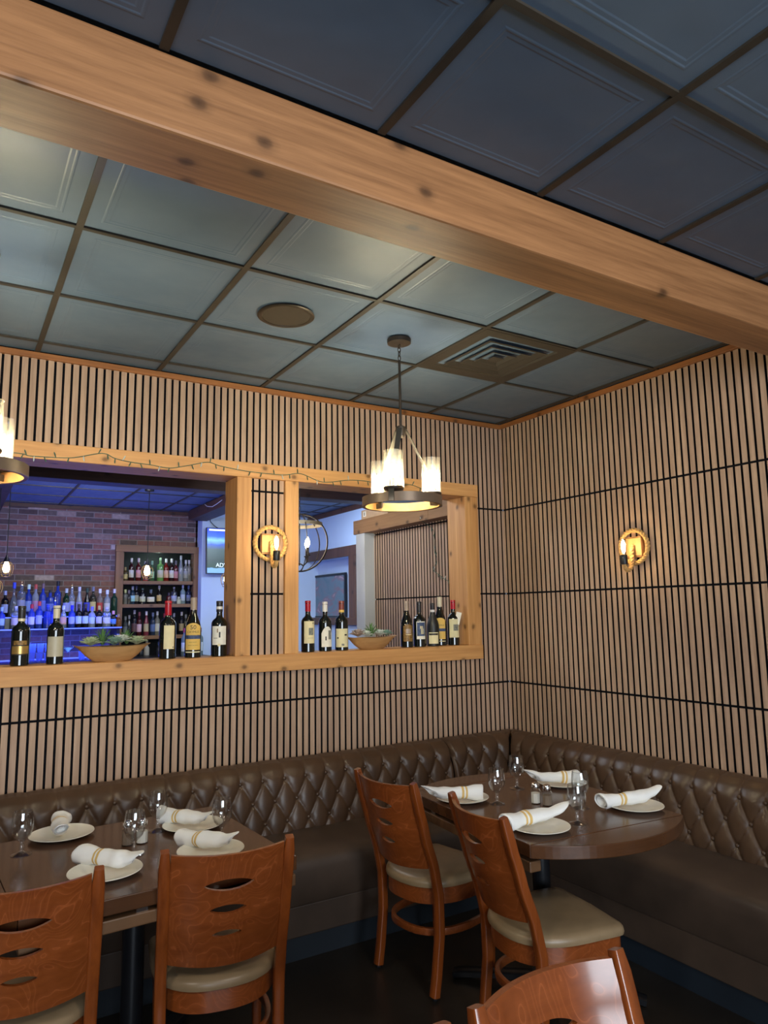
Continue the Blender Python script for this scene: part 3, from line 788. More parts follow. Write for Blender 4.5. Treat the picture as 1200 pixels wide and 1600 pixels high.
def shaker(label, fill):
    o = thing('shaker', label, 'shaker')
    oc = [(.0215*math.cos(PI/8+k*PI/4)/math.cos(PI/8), .0215*math.sin(PI/8+k*PI/4)/math.cos(PI/8)) for k in range(8)]
    mb = MB(); rings = [(1, 0), (1, .052), (.72, .062), (.70, .066)]
    vs = [(x*f, y*f, z) for f, z in rings for x, y in oc]; fs = [(r*8+k, r*8+(k+1) % 8, (r+1)*8+(k+1) % 8, (r+1)*8+k) for r in range(3) for k in range(8)]+[tuple(range(8))[::-1], tuple(range(24, 32))]
    mb.add(vs, fs); mb.obj('glass_body', 'glass', o, bevel=.001)
    MB().prism([(x*.86, y*.86) for x, y in oc], .004, .044).obj('contents', fill, o)
    MB().lathe([(.0175, .064), (.0185, .068), (.0185, .078), (.015, .085), (.007, .088), (.0001, .0885)], 20).obj('lid', 'chrome', o, smooth=True)
    return o
plain('salt', (236, 232, 220), .8); plain('pepper', (140, 122, 104), .9, var=.4, scale=900)
s1 = shaker('glass salt shaker with chrome lid on the rounded table', 'salt'); s1.location = (-1.158, -1.468, ZT)
s2 = shaker('glass pepper shaker with chrome lid on the rounded table', 'pepper'); s2.location = (-1.142, -1.522, ZT)
s3 = shaker('glass salt shaker behind a stemmed glass on the left table', 'salt'); s3.location = (-2.735, -1.045, ZT)
s4 = shaker('glass pepper shaker behind a stemmed glass on the left table', 'pepper'); s4.location = (-2.785, -1.040, ZT)

# ---------------------------------------------------------------- wine bottles on the sill
M['wineglass'] = noise_mat('dark_bottle_glass', (.004, .006, .005), .06, .3, 10, coat=.6)
M['matteglass'] = noise_mat('matte_bottle', (.010, .011, .012), .45, .2, 10)
PRO = {'bordeaux': [(0, 0), (.94, 0), (1, .012), (1, .57), (.97, .61), (.80, .655), (.50, .69), (.39, .72), (.37, .78), (.37, .94), (.41, .945), (.41, .975), (.37, .98), (.36, 1), (0, 1)],
       'burgundy': [(0, 0), (.94, 0), (1, .012), (1, .43), (.96, .50), (.82, .58), (.62, .66), (.47, .73), (.38, .80), (.35, .86), (.34, .94), (.38, .945), (.38, .975), (.35, .98), (.34, 1), (0, 1)]}
def label_patch(r, z0, z1, a0, a1, parent, name, mat, arch=0, off=.0006, n=20, m=8):
    def fn(u, v):
        a = a0+(a1-a0)*u; t = z1-arch*(2*u-1)**2 if arch else z1
        return ((r+off)*math.cos(a), (r+off)*math.sin(a), z0+(t-z0)*v)
    return MB().grid(n, m, fn).obj(name, mat, parent, smooth=True, angle=80)
def bottle_text(txt, size, r, z, a, mat, parent, name='lettering'):
    """letters wrapped round the bottle"""
    cu = bpy.data.curves.new(name, 'FONT'); cu.body = txt; cu.size = size; cu.align_x = 'CENTER'; cu.resolution_u = 2
    tmp = bpy.data.objects.new('tmp', cu); COL.objects.link(tmp); dg = bpy.context.evaluated_depsgraph_get()
    me = bpy.data.meshes.new_from_object(tmp.evaluated_get(dg)); bpy.data.objects.remove(tmp)
    for v in me.vertices:
        ang = a+v.co.x/r; v.co = ((r+.0014)*math.cos(ang), (r+.0014)*math.sin(ang), z+v.co.y)
    me.materials.clear(); me.materials.append(M[mat]); o = bpy.data.objects.new(name, me); COL.objects.link(o); o.parent = parent; return o
def wine(loc, h, r, kind, cap, capfrac, label, marks, face=None, mat='wineglass', neckband=None):
    prof = [(a*r, b*h) for a, b in PRO[kind]]
    o = MB().lathe(prof, 36).obj('wine_bottle', mat, smooth=True, angle=30, loc=loc); tag(o, label, 'bottle', 'wine bottles on the opening sill')
    nr = .41*r if kind == 'bordeaux' else .385*r
    MB().lathe([(nr*.99, h*(1-capfrac)), (nr, h*(1-capfrac)+.001), (nr, h*.955), (nr*1.06, h*.957), (nr*1.06, h*.985), (nr*.98, h+.0008), (.0001, h+.001)], 28).obj('capsule', cap, o, smooth=True, angle=40)
    if neckband: MB().lathe([(nr*1.03, h*neckband[0]), (nr*1.03, h*neckband[1])], 28, close=False).obj('neck_band', neckband[2], o, smooth=True, angle=40)
    fa = math.atan2(CAM.y-loc[1], CAM.x-loc[0]) if face is None else face
    for mk in marks: mk(o, r, h, fa)
    return o
def LB(name, mat, z0, z1, half, shift=0, arch=0, off=.0006): return lambda o, r, h, fa: label_patch(r, z0*h, z1*h, fa+math.radians(shift-half), fa+math.radians(shift+half), o, name, mat, arch*h, off)
def TX(txt, size, z, shift=0, mat='ink'): return lambda o, r, h, fa: bottle_text(txt, size, r, z*h, fa+math.radians(shift), mat, o)
def EM(mat, z0, z1, s0, s1): return lambda o, r, h, fa: label_patch(r, z0*h, z1*h, fa+math.radians(s0), fa+math.radians(s1), o, 'label_picture', mat, 0, .0011, 8, 3)
plain('ink', (40, 34, 28)); plain('cap_red', (176, 24, 40), .3); plain('cap_black', (34, 32, 34), .4); plain('cap_cream', (206, 196, 170), .35); plain('cap_bronze', (150, 124, 98), .35)
plain('cap_white', (216, 212, 206), .35); plain('cap_wine', (128, 62, 54), .4); plain('cap_tan', (160, 142, 126), .35)
plain('paper_cream', (226, 214, 170), .7); plain('paper_white', (228, 224, 210), .7); plain('paper_yellow', (222, 184, 96), .7); plain('paper_grey', (176, 170, 150), .4); plain('paper_ivory', (216, 208, 166), .7)
plain('foil_gold', (190, 156, 92), .3, metallic=.7); plain('etch_grey', (120, 122, 112), .7, var=.4, scale=90); plain('picture_blue', (58, 76, 112), .6, var=.5, scale=60); plain('gold_dark', (130, 98, 48), .5, var=.6, scale=110)
Zs = ZS1
wine((-3.088, .07, Zs), .290, .0425, 'bordeaux', 'cap_black', .22, 'dark wine bottle with black capsule and gold band label, farthest left on sill', [LB('paper_label', 'ink', .18, .42, 55), LB('gold_band', 'foil_gold', .20, .33, 55, 0, 0, .0012), LB('gold_band', 'gold_dark', .35, .42, 40, 0, 0, .0012)], neckband=(.745, .79, 'cap_cream'))
wine((-2.930, .07, Zs), .291, .0400, 'bordeaux', 'cap_cream', .22, 'dark wine bottle with cream capsule and plain grey label, second from left', [LB('paper_label', 'paper_grey', .13, .47, 60)])
wine((-2.370, .07, Zs), .311, .0445, 'bordeaux', 'cap_red', .25, 'wide wine bottle with red capsule and tall cream label beside left succulent bowl', [LB('paper_label', 'paper_cream', .17, .575, 38, 12), EM('etch_grey', .185, .21, 36, 46)])
wine((-2.230, .07, Zs), .328, .0445, 'burgundy', 'cap_tan', .24, 'tall dark wine bottle with yellow label marked 50 in the left opening',
     [LB('paper_label', 'paper_yellow', .37, .575, 58, 0, .06), LB('label_picture', 'picture_blue', .31, .375, 58), LB('paper_label', 'paper_yellow', .13, .31, 58), LB('gold_band', 'paper_ivory', .085, .105, 58), TX('50', .034, .47), TX('CAYMUS', .017, .41), TX('NAPA VALLEY', .0065, .25), TX('CABERNET SAUVIGNON', .005, .20)])
wine((-2.081, .07, Zs), .309, .0445, 'bordeaux', 'cap_black', .20, 'dark wine bottle with black capsule and white bird label beside the middle post', [LB('paper_label', 'paper_white', .21, .545, 56), EM('ink', .34, .44, -2, 9), EM('cap_bronze', .43, .50, -16, -8), EM('etch_grey', .325, .335, -42, -12), LB('label_seal', 'paper_cream', .185, .23, 10, 0)], neckband=(.85, .90, 'cap_white'))
wine((-1.528, .07, Zs), .307, .0405, 'bordeaux', 'cap_red', .21, 'dark wine bottle with red capsule and cream castle label, leftmost in the right opening', [LB('paper_label', 'paper_cream', .17, .60, 52, 18), EM('etch_grey', .33, .47, 8, 52), EM('ink', .545, .575, 44, 52), EM('etch_grey', .27, .275, 0, 50)])
wine((-1.412, .07, Zs), .300, .0400, 'bordeaux', 'cap_white', .20, 'dark wine bottle with white capsule and arched white label in the right opening', [LB('paper_label', 'paper_white', .09, .50, 54, 22, .14), EM('etch_grey', .24, .42, 30, 60), EM('ink', .22, .30, 2, 14)])
wine((-1.297, .07, Zs), .304, .0410, 'bordeaux', 'cap_wine', .18, 'dark wine bottle with brown red capsule and low ivory label beside the right succulent bowl', [LB('paper_label', 'paper_ivory', .07, .44, 62, 6), EM('ink', .30, .33, 26, 50), EM('ink', .24, .27, -42, -26), EM('etch_grey', .10, .14, 0, 24)], neckband=(.77, .82, 'paper_yellow'))
wine((-.812, .07, Zs), .300, .0410, 'burgundy', 'cap_tan', .22, 'dark wine bottle with ornate gold brown label, first of the five at the right end', [LB('paper_label', 'gold_dark', .13, .50, 46, 14, .04), EM('cap_tan', .30, .40, -8, 40), EM('paper_cream', .27, .285, -8, 44)])
wine((-.711, .07, Zs), .296, .0410, 'bordeaux', 'cap_black', .24, 'dark wine bottle with black capsule and blue picture label framed in white', [LB('paper_label', 'paper_white', .17, .56, 46, 18), LB('label_picture', 'picture_blue', .24, .54, 40, 18, 0, .0011), EM('paper_cream', .28, .40, 14, 44), EM('paper_cream', .40, .46, 6, 36)])
wine((-.601, .07, Zs), .286, .0420, 'burgundy', 'cap_black', .17, 'matte black sloping wine bottle with white neck band in the right group', [LB('paper_label', 'paper_cream', .06, .32, 48, 6), EM('ink', .255, .30, -38, 50)], mat='matteglass', neckband=(.79, .845, 'cap_white'))
wine((-.512, .11, Zs), .328, .0420, 'burgundy', 'cap_cream', .22, 'tall dark wine bottle with yellow label, second from the right end of the sill', [LB('paper_label', 'paper_yellow', .35, .57, 54, 0, .05), LB('label_picture', 'picture_blue', .29, .35, 54), LB('paper_label', 'paper_yellow', .13, .29, 54), LB('gold_band', 'paper_ivory', .08, .10, 54), TX('CAYMUS', .014, .40)])
wb = wine((-.425, .075, Zs), .305, .0405, 'bordeaux', 'cap_red', .20, 'dark wine bottle with red capsule and paper price tag, farthest right on sill', [LB('paper_label', 'paper_ivory', .17, .58, 54, 10), EM('etch_grey', .32, .46, 0, 50)])
tg = MB().box(-.0008, .0008, -.018, .018, -.085, 0).obj('price_tag', 'paper_white', wb); tg.location = (.018, -.046, .222); tg.rotation_euler = (math.radians(14), 0, math.radians(53))

# ---------------------------------------------------------------- succulent bowls
def dough_bowl(label, loc, L, W, hh):
    mb = MB(); n = 48; rings = []
    spec = [(.44, .55, 0), (.50, .60, .006), (.66, .74, hh*.38), (.86, .90, hh*.78), (1.0, 1.0, hh), (.97, .93, hh-.001), (.80, .80, hh*.76), (.55, .60, hh*.5)]
    vs = []; fs = []
    for sx, sy, z in spec:
        for k in range(n):
            a = 2*PI*k/n; c, s_ = math.cos(a), math.sin(a)
            x = L*sx*math.copysign(abs(c)**1.05, c); y = W*sy*math.copysign(abs(s_)**.85, s_)
            zz = z+(.010*abs(c)**4 if z > hh*.7 else 0)+.0012*math.sin(5*a)
            vs.append((x, y, zz))
    for r in range(len(spec)-1):
        for k in range(n): fs.append((r*n+k, r*n+(k+1) % n, (r+1)*n+(k+1) % n, (r+1)*n+k))
    fs.append(tuple(range(n))[::-1]); fs.append(tuple((len(spec)-1)*n+k for k in range(n)))
    mb.add(vs, fs); o = mb.obj('dough_bowl', 'bowlwood', smooth=True, angle=50, loc=loc); tag(o, label, 'bowl'); return o
M['bowlwood'] = wood_mat('bowl_wood', lin((150, 110, 66)), lin((190, 150, 98)), 'X', 0, .6, .8)
def succulent(kind, label, loc, R, group):
    cols = {'aloe': (88, 128, 70), 'pale': (176, 188, 150), 'blue': (130, 160, 142), 'pink': (178, 156, 140), 'white': (206, 212, 200)}
    mt = plain('leaf_'+kind, cols[kind], .55, var=.22, scale=60)
    mb = MB(); rnd = random.Random(hash(label) % 999 if False else len(label)*7+int(R*1000))
    layers = 4 if kind != 'aloe' else 3
    for l in range(layers):
        n = (12, 9, 7, 4)[l] if kind != 'aloe' else (9, 7, 4)[l]
        elev = math.radians((18, 38, 58, 78)[l] if kind != 'aloe' else (42, 60, 78)[l]); ln = R*((1, .88, .72, .55)[l] if kind != 'aloe' else (1.25, 1.35, 1.4)[l]); wd = R*(.30 if kind != 'aloe' else .16)
        for k in range(n):
            a = 2*PI*(k+.5*(l % 2))/n+rnd.uniform(-.1, .1); d = Vector((math.cos(a), math.sin(a), 0)); el = elev+rnd.uniform(-.1, .1)
            D = d*math.cos(el)+Vector((0, 0, math.sin(el))); S = Vector((-d.y, d.x, 0)); N = S.cross(D).normalized()
            base = d*R*.08+Vector((0, 0, .004+.004*l)); pts = []
            sec = [(0, .45), (.35, .9), (.65, 1.0), (.85, .7), (1.0, .05)]
            for t, wf in sec:
                c = base+D*ln*t+N*(-.12*ln*math.sin(t*PI*.9)); 
                for q in range(6):
                    qa = 2*PI*q/6; pts.append(c+S*(wd*.5*wf*math.cos(qa))+N*(wd*.22*wf*math.sin(qa)))
            fs = [(r*6+q, r*6+(q+1) % 6, (r+1)*6+(q+1) % 6, (r+1)*6+q) for r in range(4) for q in range(6)]+[tuple(range(6))[::-1], tuple(range(24, 30))]
            mb.add(pts, fs)
    o = mb.obj('succulent', mt, smooth=True, angle=60, loc=loc); tag(o, label, 'plant', group); return o
dough_bowl('long carved wooden bowl of succulents on the sill of the left opening', (-2.655, .075, Zs), .195, .075, .078)
dough_bowl('long carved wooden bowl of succulents on the sill of the right opening', (-1.075, .085, Zs), .185, .072, .072)
g1 = 'succulents in the left bowl'; g2 = 'succulents in the right bowl'; zt = Zs+.082
succulent('pale', 'pale pointed succulent at the left end of the left bowl', (-2.765, .05, zt), 0.059, g1)
succulent('aloe', 'spiky dark green succulent at the back left of the left bowl', (-2.700, .100, zt), 0.061, g1)
succulent('blue', 'blue green rosette succulent in the middle of the left bowl', (-2.652, .045, zt), 0.054, g1)
succulent('white', 'white tipped succulent right of the middle in the left bowl', (-2.610, .085, zt+.01), 0.054, g1)
succulent('aloe', 'spiky green succulent behind the white tipped one in the left bowl', (-2.575, .115, zt), 0.051, g1)
succulent('pale', 'pale pointed succulent at the right end of the left bowl', (-2.535, .055, zt), 0.056, g1)
succulent('pink', 'pinkish rosette succulent at the left end of the right bowl', (-1.175, .08, zt-.004), 0.059, g2)
succulent('white', 'small white succulent second from the left in the right bowl', (-1.125, .055, zt-.004), 0.044, g2)
succulent('aloe', 'bright green spiky succulent in the middle of the right bowl', (-1.075, .085, zt-.004), 0.056, g2)
succulent('white', 'white rosette succulent right of the green one in the right bowl', (-1.015, .08, zt-.004), 0.051, g2)
succulent('blue', 'grey green succulent at the right end of the right bowl', (-.965, .075, zt-.004), 0.046, g2)

# ---------------------------------------------------------------- ceiling fittings
sp = thing('ceiling_speaker', 'round bronze ceiling speaker flush in a dark tile', 'speaker', (-2.159, -1.039, H))
MB().lathe([(.128, .002), (.130, -.004), (.124, -.008), (.110, -.0075), (.108, -.003)], 48).obj('bezel', 'bronze', sp, smooth=True)
MB().lathe([(.109, -.002), (.109, -.0045), (.0001, -.005)], 48).obj('grille', 'grid', sp, smooth=True, angle=30)
vx0 = -3.0888+T*3; vy0 = -.161-T*2
vt = thing('air_vent', 'square bronze four way air diffuser in the ceiling', 'vent', (vx0+T/2, vy0+T/2, H))
def frame_ring(mb, a, b, za, zb, th=.002):
    vs = []
    for s_, z in ((a, za), (b, zb)):
        for dz in (0, th): vs += [(-s_, -s_, z+dz), (s_, -s_, z+dz), (s_, s_, z+dz), (-s_, s_, z+dz)]
    fs = []
    for k in range(4):
        k2 = (k+1) % 4
        fs += [(k, k2, 8+k2, 8+k), (4+k, 4+k2, 12+k2, 12+k), (k, k2, 4+k2, 4+k), (8+k, 8+k2, 12+k2, 12+k)]
    mb.add(vs, fs)
mb = MB(); frame_ring(mb, .298, .235, -.005, -.005); frame_ring(mb, .235, .215, -.005, .012); mb.obj('outer_frame', 'grid', vt)
for a, b in ((.190, .140), (.130, .085), (.075, .045)):
    mb = MB(); frame_ring(mb, a, b, -.010, .012); frame_ring(mb, a+.008, a, -.010, -.010); mb.obj('louver_ring', 'grid', vt)
MB().box(-.035, .035, -.035, .035, -.012, -.010).obj('center_plate', 'grid', vt)
MB().box(-.29, .29, -.29, .29, .018, .020).obj('duct', 'felt', vt)

# ---------------------------------------------------------------- wagon wheel chandeliers
M['seeded'] = clear_mat('seeded_glass', (.99, .98, .90), .45, .08, .035, seeds=1)
M['bulbglow'] = emit_mat('bulb_glow', (1.0, .84, .56), 30)
M['bulbglow2'] = emit_mat('bulb_glow_amber', (1.0, .66, .25), 30)
M['ringwood'] = wood_mat('ring_wood', lin((150, 104, 54)), lin((186, 136, 78)), 'X', 0, .5, .8)
BULBP = [(.0001, .0), (.012, .001), (.013, .018), (.018, .032), (.026, .052), (.029, .070), (.024, .088), (.012, .098), (.0001, .101)]
def chandelier(label, x, y, ang0, power):
    t = thing('chandelier', label, 'chandelier', (x, y, H), 0, 'ring chandeliers'); zr = -.826
    MB().lathe([(.0001, -.026), (.040, -.026), (.058, -.022), (.060, -.004), (.058, -.001)], 32).obj('canopy', 'bronze', t, smooth=True, angle=35)
    for k in range(4):
        z = -.034-.021*k; path = [((.007*math.cos(a)) if k % 2 else 0, 0 if k % 2 else .007*math.cos(a), z+.014*math.sin(a)) for a in [2*PI*i/14 for i in range(14)]]
        MB().tube(path, .0022, 6, closed=True).obj('chain_link', 'bronze', t, smooth=True)
    MB().lathe([(.0065, -.110), (.0065, -.455)], 12).obj('rod', 'bronze', t, smooth=True)
    MB().lathe([(.014, -.445), (.026, -.452), (.026, -.462), (.020, -.50), (.010, -.505)], 16).obj('hub', 'bronze', t, smooth=True, angle=30)
    R = .190
    MB().lathe([(R-.012, zr-.020), (R, zr-.020), (R, zr+.022), (R-.012, zr+.022)], 64, close=True).obj('ring', 'ringwood', t, smooth=True, angle=40)
    MB().lathe([(R, zr-.021), (R+.004, zr-.021), (R+.004, zr+.023), (R, zr+.023)], 64, close=True).obj('ring_band', plain('ring_bronze', (122, 104, 86), .4, metallic=.3), t, smooth=True, angle=40)
    for k in range(3):
        a = ang0+k*2*PI/3; d = Vector((math.cos(a), math.sin(a), 0)); tn = Vector((-d.y, d.x, 0))
        p0 = d*.024+Vector((0, 0, -.462)); p1 = d*(R+.006)+Vector((0, 0, zr+.03)); p2 = d*(R+.007)+Vector((0, 0, zr-.02))
        MB().tube([p0-Vector((0, 0, .0)), p0+(p1-p0)*.5, p1, p2], None, 8, flat=(.005, .028), up=tuple(d)).obj('strap', 'grey_metal', t, smooth=True, angle=50)
        c = d*(R-.040)
        MB().tube([d*(R+.002)+Vector((0, 0, zr)), c+Vector((0, 0, zr+.0)), c+Vector((0, 0, zr+.03))], None, 8, flat=(.012, .03), up=tuple(tn)).obj('bracket', 'bronze', t, smooth=True, angle=50)
        MB().lathe([(.018, zr+.022), (.044, zr+.034), (.050, zr+.044), (.050, zr+.050), (.044, zr+.052), (.0001, zr+.050)], 28, tuple(c)).obj('cup', 'bronze', t, smooth=True, angle=40)
        sh = MB().lathe([(.0475, zr+.052), (.0475, zr+.222), (.0445, zr+.222), (.0445, zr+.052)], 36, tuple(c), close=True).obj('glass_shade', 'seeded', t, smooth=True, angle=40)
        bl_ = MB().lathe([(r_, z_+zr+.060) for r_, z_ in BULBP], 20, tuple(c)).obj('bulb', 'bulbglow', sh, smooth=True)
        L_ = light('bulb_light', 'POINT', (x+c.x, y+c.y, H+zr+.115), power, WARM, radius=.033)
    return t
rt = Vector((.853, -.521, 0)); fw = Vector((.521, .853, 0))
ang = math.atan2(-fw.y, -fw.x)+math.radians(-16)
chandelier('bronze ring chandelier with three seeded glass cylinder shades in mid ceiling', -1.550, -1.045, ang, 72)
chandelier('bronze ring chandelier cut off by the left edge of the photo', -3.372, -1.03, math.atan2(-fw.y, -fw.x)+math.radians(50), 72)

# ---------------------------------------------------------------- rope wall lamps
def rope(mb, path, r, pitch, seg=15, closed=False):
    n = len(path); L = [0]
    for a, b in zip(path, path[1:]): L.append(L[-1]+math.dist(a, b))
    tot = L[-1]+(math.dist(path[-1], path[0]) if closed else 0)
    turns = round(tot/pitch) if closed else tot/pitch
    def cross(i, k):
        a = 2*PI*k/seg; tw = 2*PI*turns*L[i]/tot
        rr = r*(.70+.34*abs(math.cos(1.5*(a-tw)))) 
        return rr*math.cos(a), rr*math.sin(a)
    mb.tube(path, r, seg, closed=closed, cross=cross)
def rope_sconce(label, loc, rz, power):
    """local: wall at y=0, lamp towards -y"""
    t = thing('rope_wall_lamp', label, 'wall lamp', loc, rz, 'rope ring wall lamps')
    MB().box(-.055, .055, -.026, 0, -.058, .062).obj('wood_plate', 'cedarZ', t, bevel=.003)
    mb = MB(); rope(mb, [(.096*math.sin(a), -.022, .005+.096*math.cos(a)) for a in [2*PI*i/320 for i in range(320)]], .0135, .062, closed=True); mb.obj('rope_ring', 'rope', t, smooth=True)
    for z in (.055, -.05):
        MB().tube([(-.10, -.03, z), (.10, -.03, z)], .0013, 6).obj('ring_wire', 'bronze', t)
    pts = []
    ctrl = [Vector(p) for p in ((.0, -.026, .012), (0, -.040, -.01), (0, -.046, -.06), (.0, -.056, -.112), (0, -.085, -.132), (0, -.108, -.118), (0, -.112, -.098))]
    for i in range(len(ctrl)-1):
        p0, p1, p2, p3 = ctrl[max(0, i-1)], ctrl[i], ctrl[i+1], ctrl[min(len(ctrl)-1, i+2)]
        for q in range(24):
            u = q/24; pts.append(.5*((2*p1)+(-p0+p2)*u+(2*p0-5*p1+4*p2-p3)*u*u+(-p0+3*p1-3*p2+p3)*u**3))
    mb = MB(); rope(mb, pts, .0135, .062); mb.obj('rope_arm', 'rope', t, smooth=True)
    MB().lathe([(.0001, -.100), (.019, -.100), (.020, -.096), (.020, -.050), (.018, -.045), (.0001, -.045)], 24, (0, -.112, 0)).obj('socket', 'black_metal', t, smooth=True, angle=40)
    b = MB().lathe([(.013, -.046), (.016, -.03), (.024, -.002), (.026, .018), (.022, .038), (.010, .050), (.0001, .052)], 24, (0, -.112, 0)).obj('bulb', 'glass', t, smooth=True)
    MB().lathe([(.0001, -.034), (.008, -.030), (.012, -.005), (.012, .018), (.006, .032), (.0001, .034)], 14, (0, -.112, 0)).obj('filament', 'bulbglow', b, smooth=True)
    m = Matrix.Rotation(rz, 3, 'Z'); p = m @ Vector((0, -.112, .002))
    light('bulb_light', 'POINT', (loc[0]+p.x, loc[1]+p.y, loc[2]+p.z), power, (1, .62, .24), radius=.015)
    return t
rope_sconce('rope ring wall lamp with glowing bulb between the two wall openings', (-1.812, -.001, 2.000), 0, 7)
rope_sconce('rope ring wall lamp with glowing bulb on the right slatted wall', (-.001, -1.150, 1.945), -PI/2, 9)

# ---------------------------------------------------------------- string lights
def string_lights(label, pts, nb, name='string_lights'):
    P = []
    for i in range(len(pts)-1):
        p0, p1, p2, p3 = [Vector(pts[max(0, min(len(pts)-1, i+q))]) for q in (-1, 0, 1, 2)]
        for q in range(6):
            u = q/6; P.append(.5*((2*p1)+(-p0+p2)*u+(2*p0-5*p1+4*p2-p3)*u*u+(-p0+3*p1-3*p2+p3)*u**3))
    t = MB().tube(P, .0022, 6).obj(name, 'wire_green', smooth=True); tag(t, label, 'string lights')
    for k in range(nb):
        p = P[int((k+.5)*len(P)/nb)]; s_ = -1 if k % 3 else 1
        d = Vector((random.uniform(-.5, .5), -.25 if abs(P[0].y) < .2 else 0, s_*1.0)).normalized()
        b = MB().tube([p, p+d*.012, p+d*.014, p+d*.024, p+d*.030], lambda i: (.0022, .0028, .0034, .003, .0006)[i], 6).obj('mini_bulb', 'wire_green' if k % 4 else 'frosted', t, smooth=True)
    return t
plain('wire_green', (58, 92, 76), .5); plain('frosted', (190, 204, 200), .2)
SL = [(-3.4, 2.41), (-3.147, 2.406), (-3.104, 2.398), (-3.017, 2.4), (-2.898, 2.409), (-2.759, 2.446), (-2.694, 2.425), (-2.613, 2.413), (-2.512, 2.408), (-2.409, 2.4), (-2.304, 2.424), (-2.195, 2.453), (-2.121, 2.438), (-1.967, 2.422), (-1.828, 2.419), (-1.726, 2.42), (-1.621, 2.437), (-1.492, 2.4), (-1.404, 2.404), (-1.29, 2.425), (-1.151, 2.428), (-.98, 2.405), (-.831, 2.433), (-.70, 2.41), (-.569, 2.445)]
string_lights('unlit green string lights draped along the wooden header over the openings', [(x, -.026, z) for x, z in SL], 46)
string_lights('unlit green string lights hanging down the slatted partition in the far room', [(-.137, .881, 2.345), (-.025, .85, 2.26), (-.02, .85, 2.169), (-.02, .844, 2.09), (-.02, .812, 2.009), (-.02, .869, 1.934), (-.02, .791, 1.888), (-.02, .714, 1.848), (-.02, .629, 1.829), (-.02, .651, 1.906)], 16)

# ---------------------------------------------------------------- bar behind the left opening
CX0, CX1 = -1.60, -.60
cab = thing('shelf_cabinet', 'wood framed recessed shelf cabinet full of bottles in the brick wall', 'cabinet', (0, 0, 0))
MB().box(-1.645, -.565, 5.435, 5.50, 2.399, 2.485).obj('frame_top', 'barwoodX', cab, bevel=.003)
for x0, x1 in ((-1.639, -1.543), (-.655, -.567)): MB().box(x0, x1, 5.44, 5.50, .95, 2.399).obj('frame_side', 'barwoodZ', cab, bevel=.003)
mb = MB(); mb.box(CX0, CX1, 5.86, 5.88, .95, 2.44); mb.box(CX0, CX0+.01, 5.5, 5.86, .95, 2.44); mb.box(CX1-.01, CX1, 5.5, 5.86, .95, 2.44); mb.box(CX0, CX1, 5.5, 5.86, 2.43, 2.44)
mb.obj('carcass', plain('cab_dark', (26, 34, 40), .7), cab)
SHZ = (2.035, 1.741, 1.343, 1.02)
for z in SHZ: MB().box(CX0+.01, CX1-.01, 5.46, 5.86, z-.045, z).obj('shelf', 'barwoodX', cab, bevel=.002)
MB().lathe([(.0001, 0), (.06, 0), (.06, -.012), (.0001, -.012)], 24, (-1.085, 5.62, 2.43)).obj('puck_light', emit_mat('puck_glow', (.75, 1, .85), 12), cab)

ST = {'std': [(0, 0), (.95, 0), (1, .012), (1, .60), (.90, .66), (.45, .73), (.38, .77), (.37, .93), (0, .93)],
      'square': [(0, 0), (.95, 0), (1, .01), (1, .66), (.86, .72), (.42, .75), (.38, .80), (.38, .90), (0, .90)],
      'slope': [(0, 0), (.95, 0), (1, .012), (1, .42), (.86, .54), (.52, .68), (.36, .80), (.34, .93), (0, .93)],
      'round': [(0, 0), (.9, 0), (1, .05), (1, .30), (.9, .42), (.55, .54), (.30, .62), (.28, .90), (0, .90)]}
def spirit_mat(rgb, clear):
    nm = 'spirit_%d_%d_%d_%d' % (*rgb, int(clear*10))
    if nm not in M:
        t = NT(nm); v = t.coords(); nz = t.n('ShaderNodeTexNoise', i_Scale=14.0); t.l(v, nz.inputs['Vector'])
        c = lin(rgb); col = t.ramp(nz.outputs['Fac'], [(.3, tuple(x*.85 for x in c)), (.7, c)])
        t.set(Base_Color=col, Roughness=.10, Transmission_Weight=clear, IOR=1.4, Specular_IOR_Level=.6); M[nm] = t.m
    return M[nm]
def pm(rgb): return plain('paint_%d_%d_%d' % rgb, rgb, .5)
def spirit(x, y, z, h, r, style, col, clear, cap, lab, desc, group, band=(.16, .48), pourer=False):
    if style == 'square':
        seg = 4; prof = [(a*r*1.25, b*h) for a, b in ST[style]]
        o = MB().lathe(prof, 16).obj('spirit_bottle', spirit_mat(col, clear), smooth=True, angle=35, loc=(x, y, z))
    else: o = MB().lathe([(a*r, b*h) for a, b in ST[style]], 18).obj('spirit_bottle', spirit_mat(col, clear), smooth=True, angle=35, loc=(x, y, z))
    tag(o, desc, 'bottle', group); top = ST[style][-1][1]*h; nr = .42*r if style != 'round' else .34*r
    if pourer: MB().lathe([(nr, top-.002), (nr, top+.012), (.004, top+.018), (.003, h+.03), (.0001, h+.031)], 10).obj('pourer', 'chrome', o, smooth=True, angle=40)
    else: MB().lathe([(nr*1.08, top-.03), (nr*1.1, h-.002), (nr*.9, h), (.0001, h)], 14).obj('cap', pm(cap), o, smooth=True, angle=40)
    if lab:
        fa = math.atan2(CAM.y-y, CAM.x-x); rr = r*(1.25 if style == 'square' else 1)
        label_patch(rr, band[0]*h, band[1]*h, fa-1.05, fa+1.05, o, 'paper_label', pm(lab), n=10, m=2)
    return o
ORD = ['first', 'second', 'third', 'fourth', 'fifth', 'sixth', 'seventh', 'eighth', 'ninth', 'tenth', 'eleventh', 'twelfth', 'thirteenth', 'fourteenth', 'fifteenth', 'sixteenth', 'seventeenth']
BLUE, CLR, DK, GRN, AMB = (60, 90, 220), (190, 205, 230), (22, 22, 30), (26, 60, 40), (120, 70, 30)
ZF, ZB = 1.472, 1.605
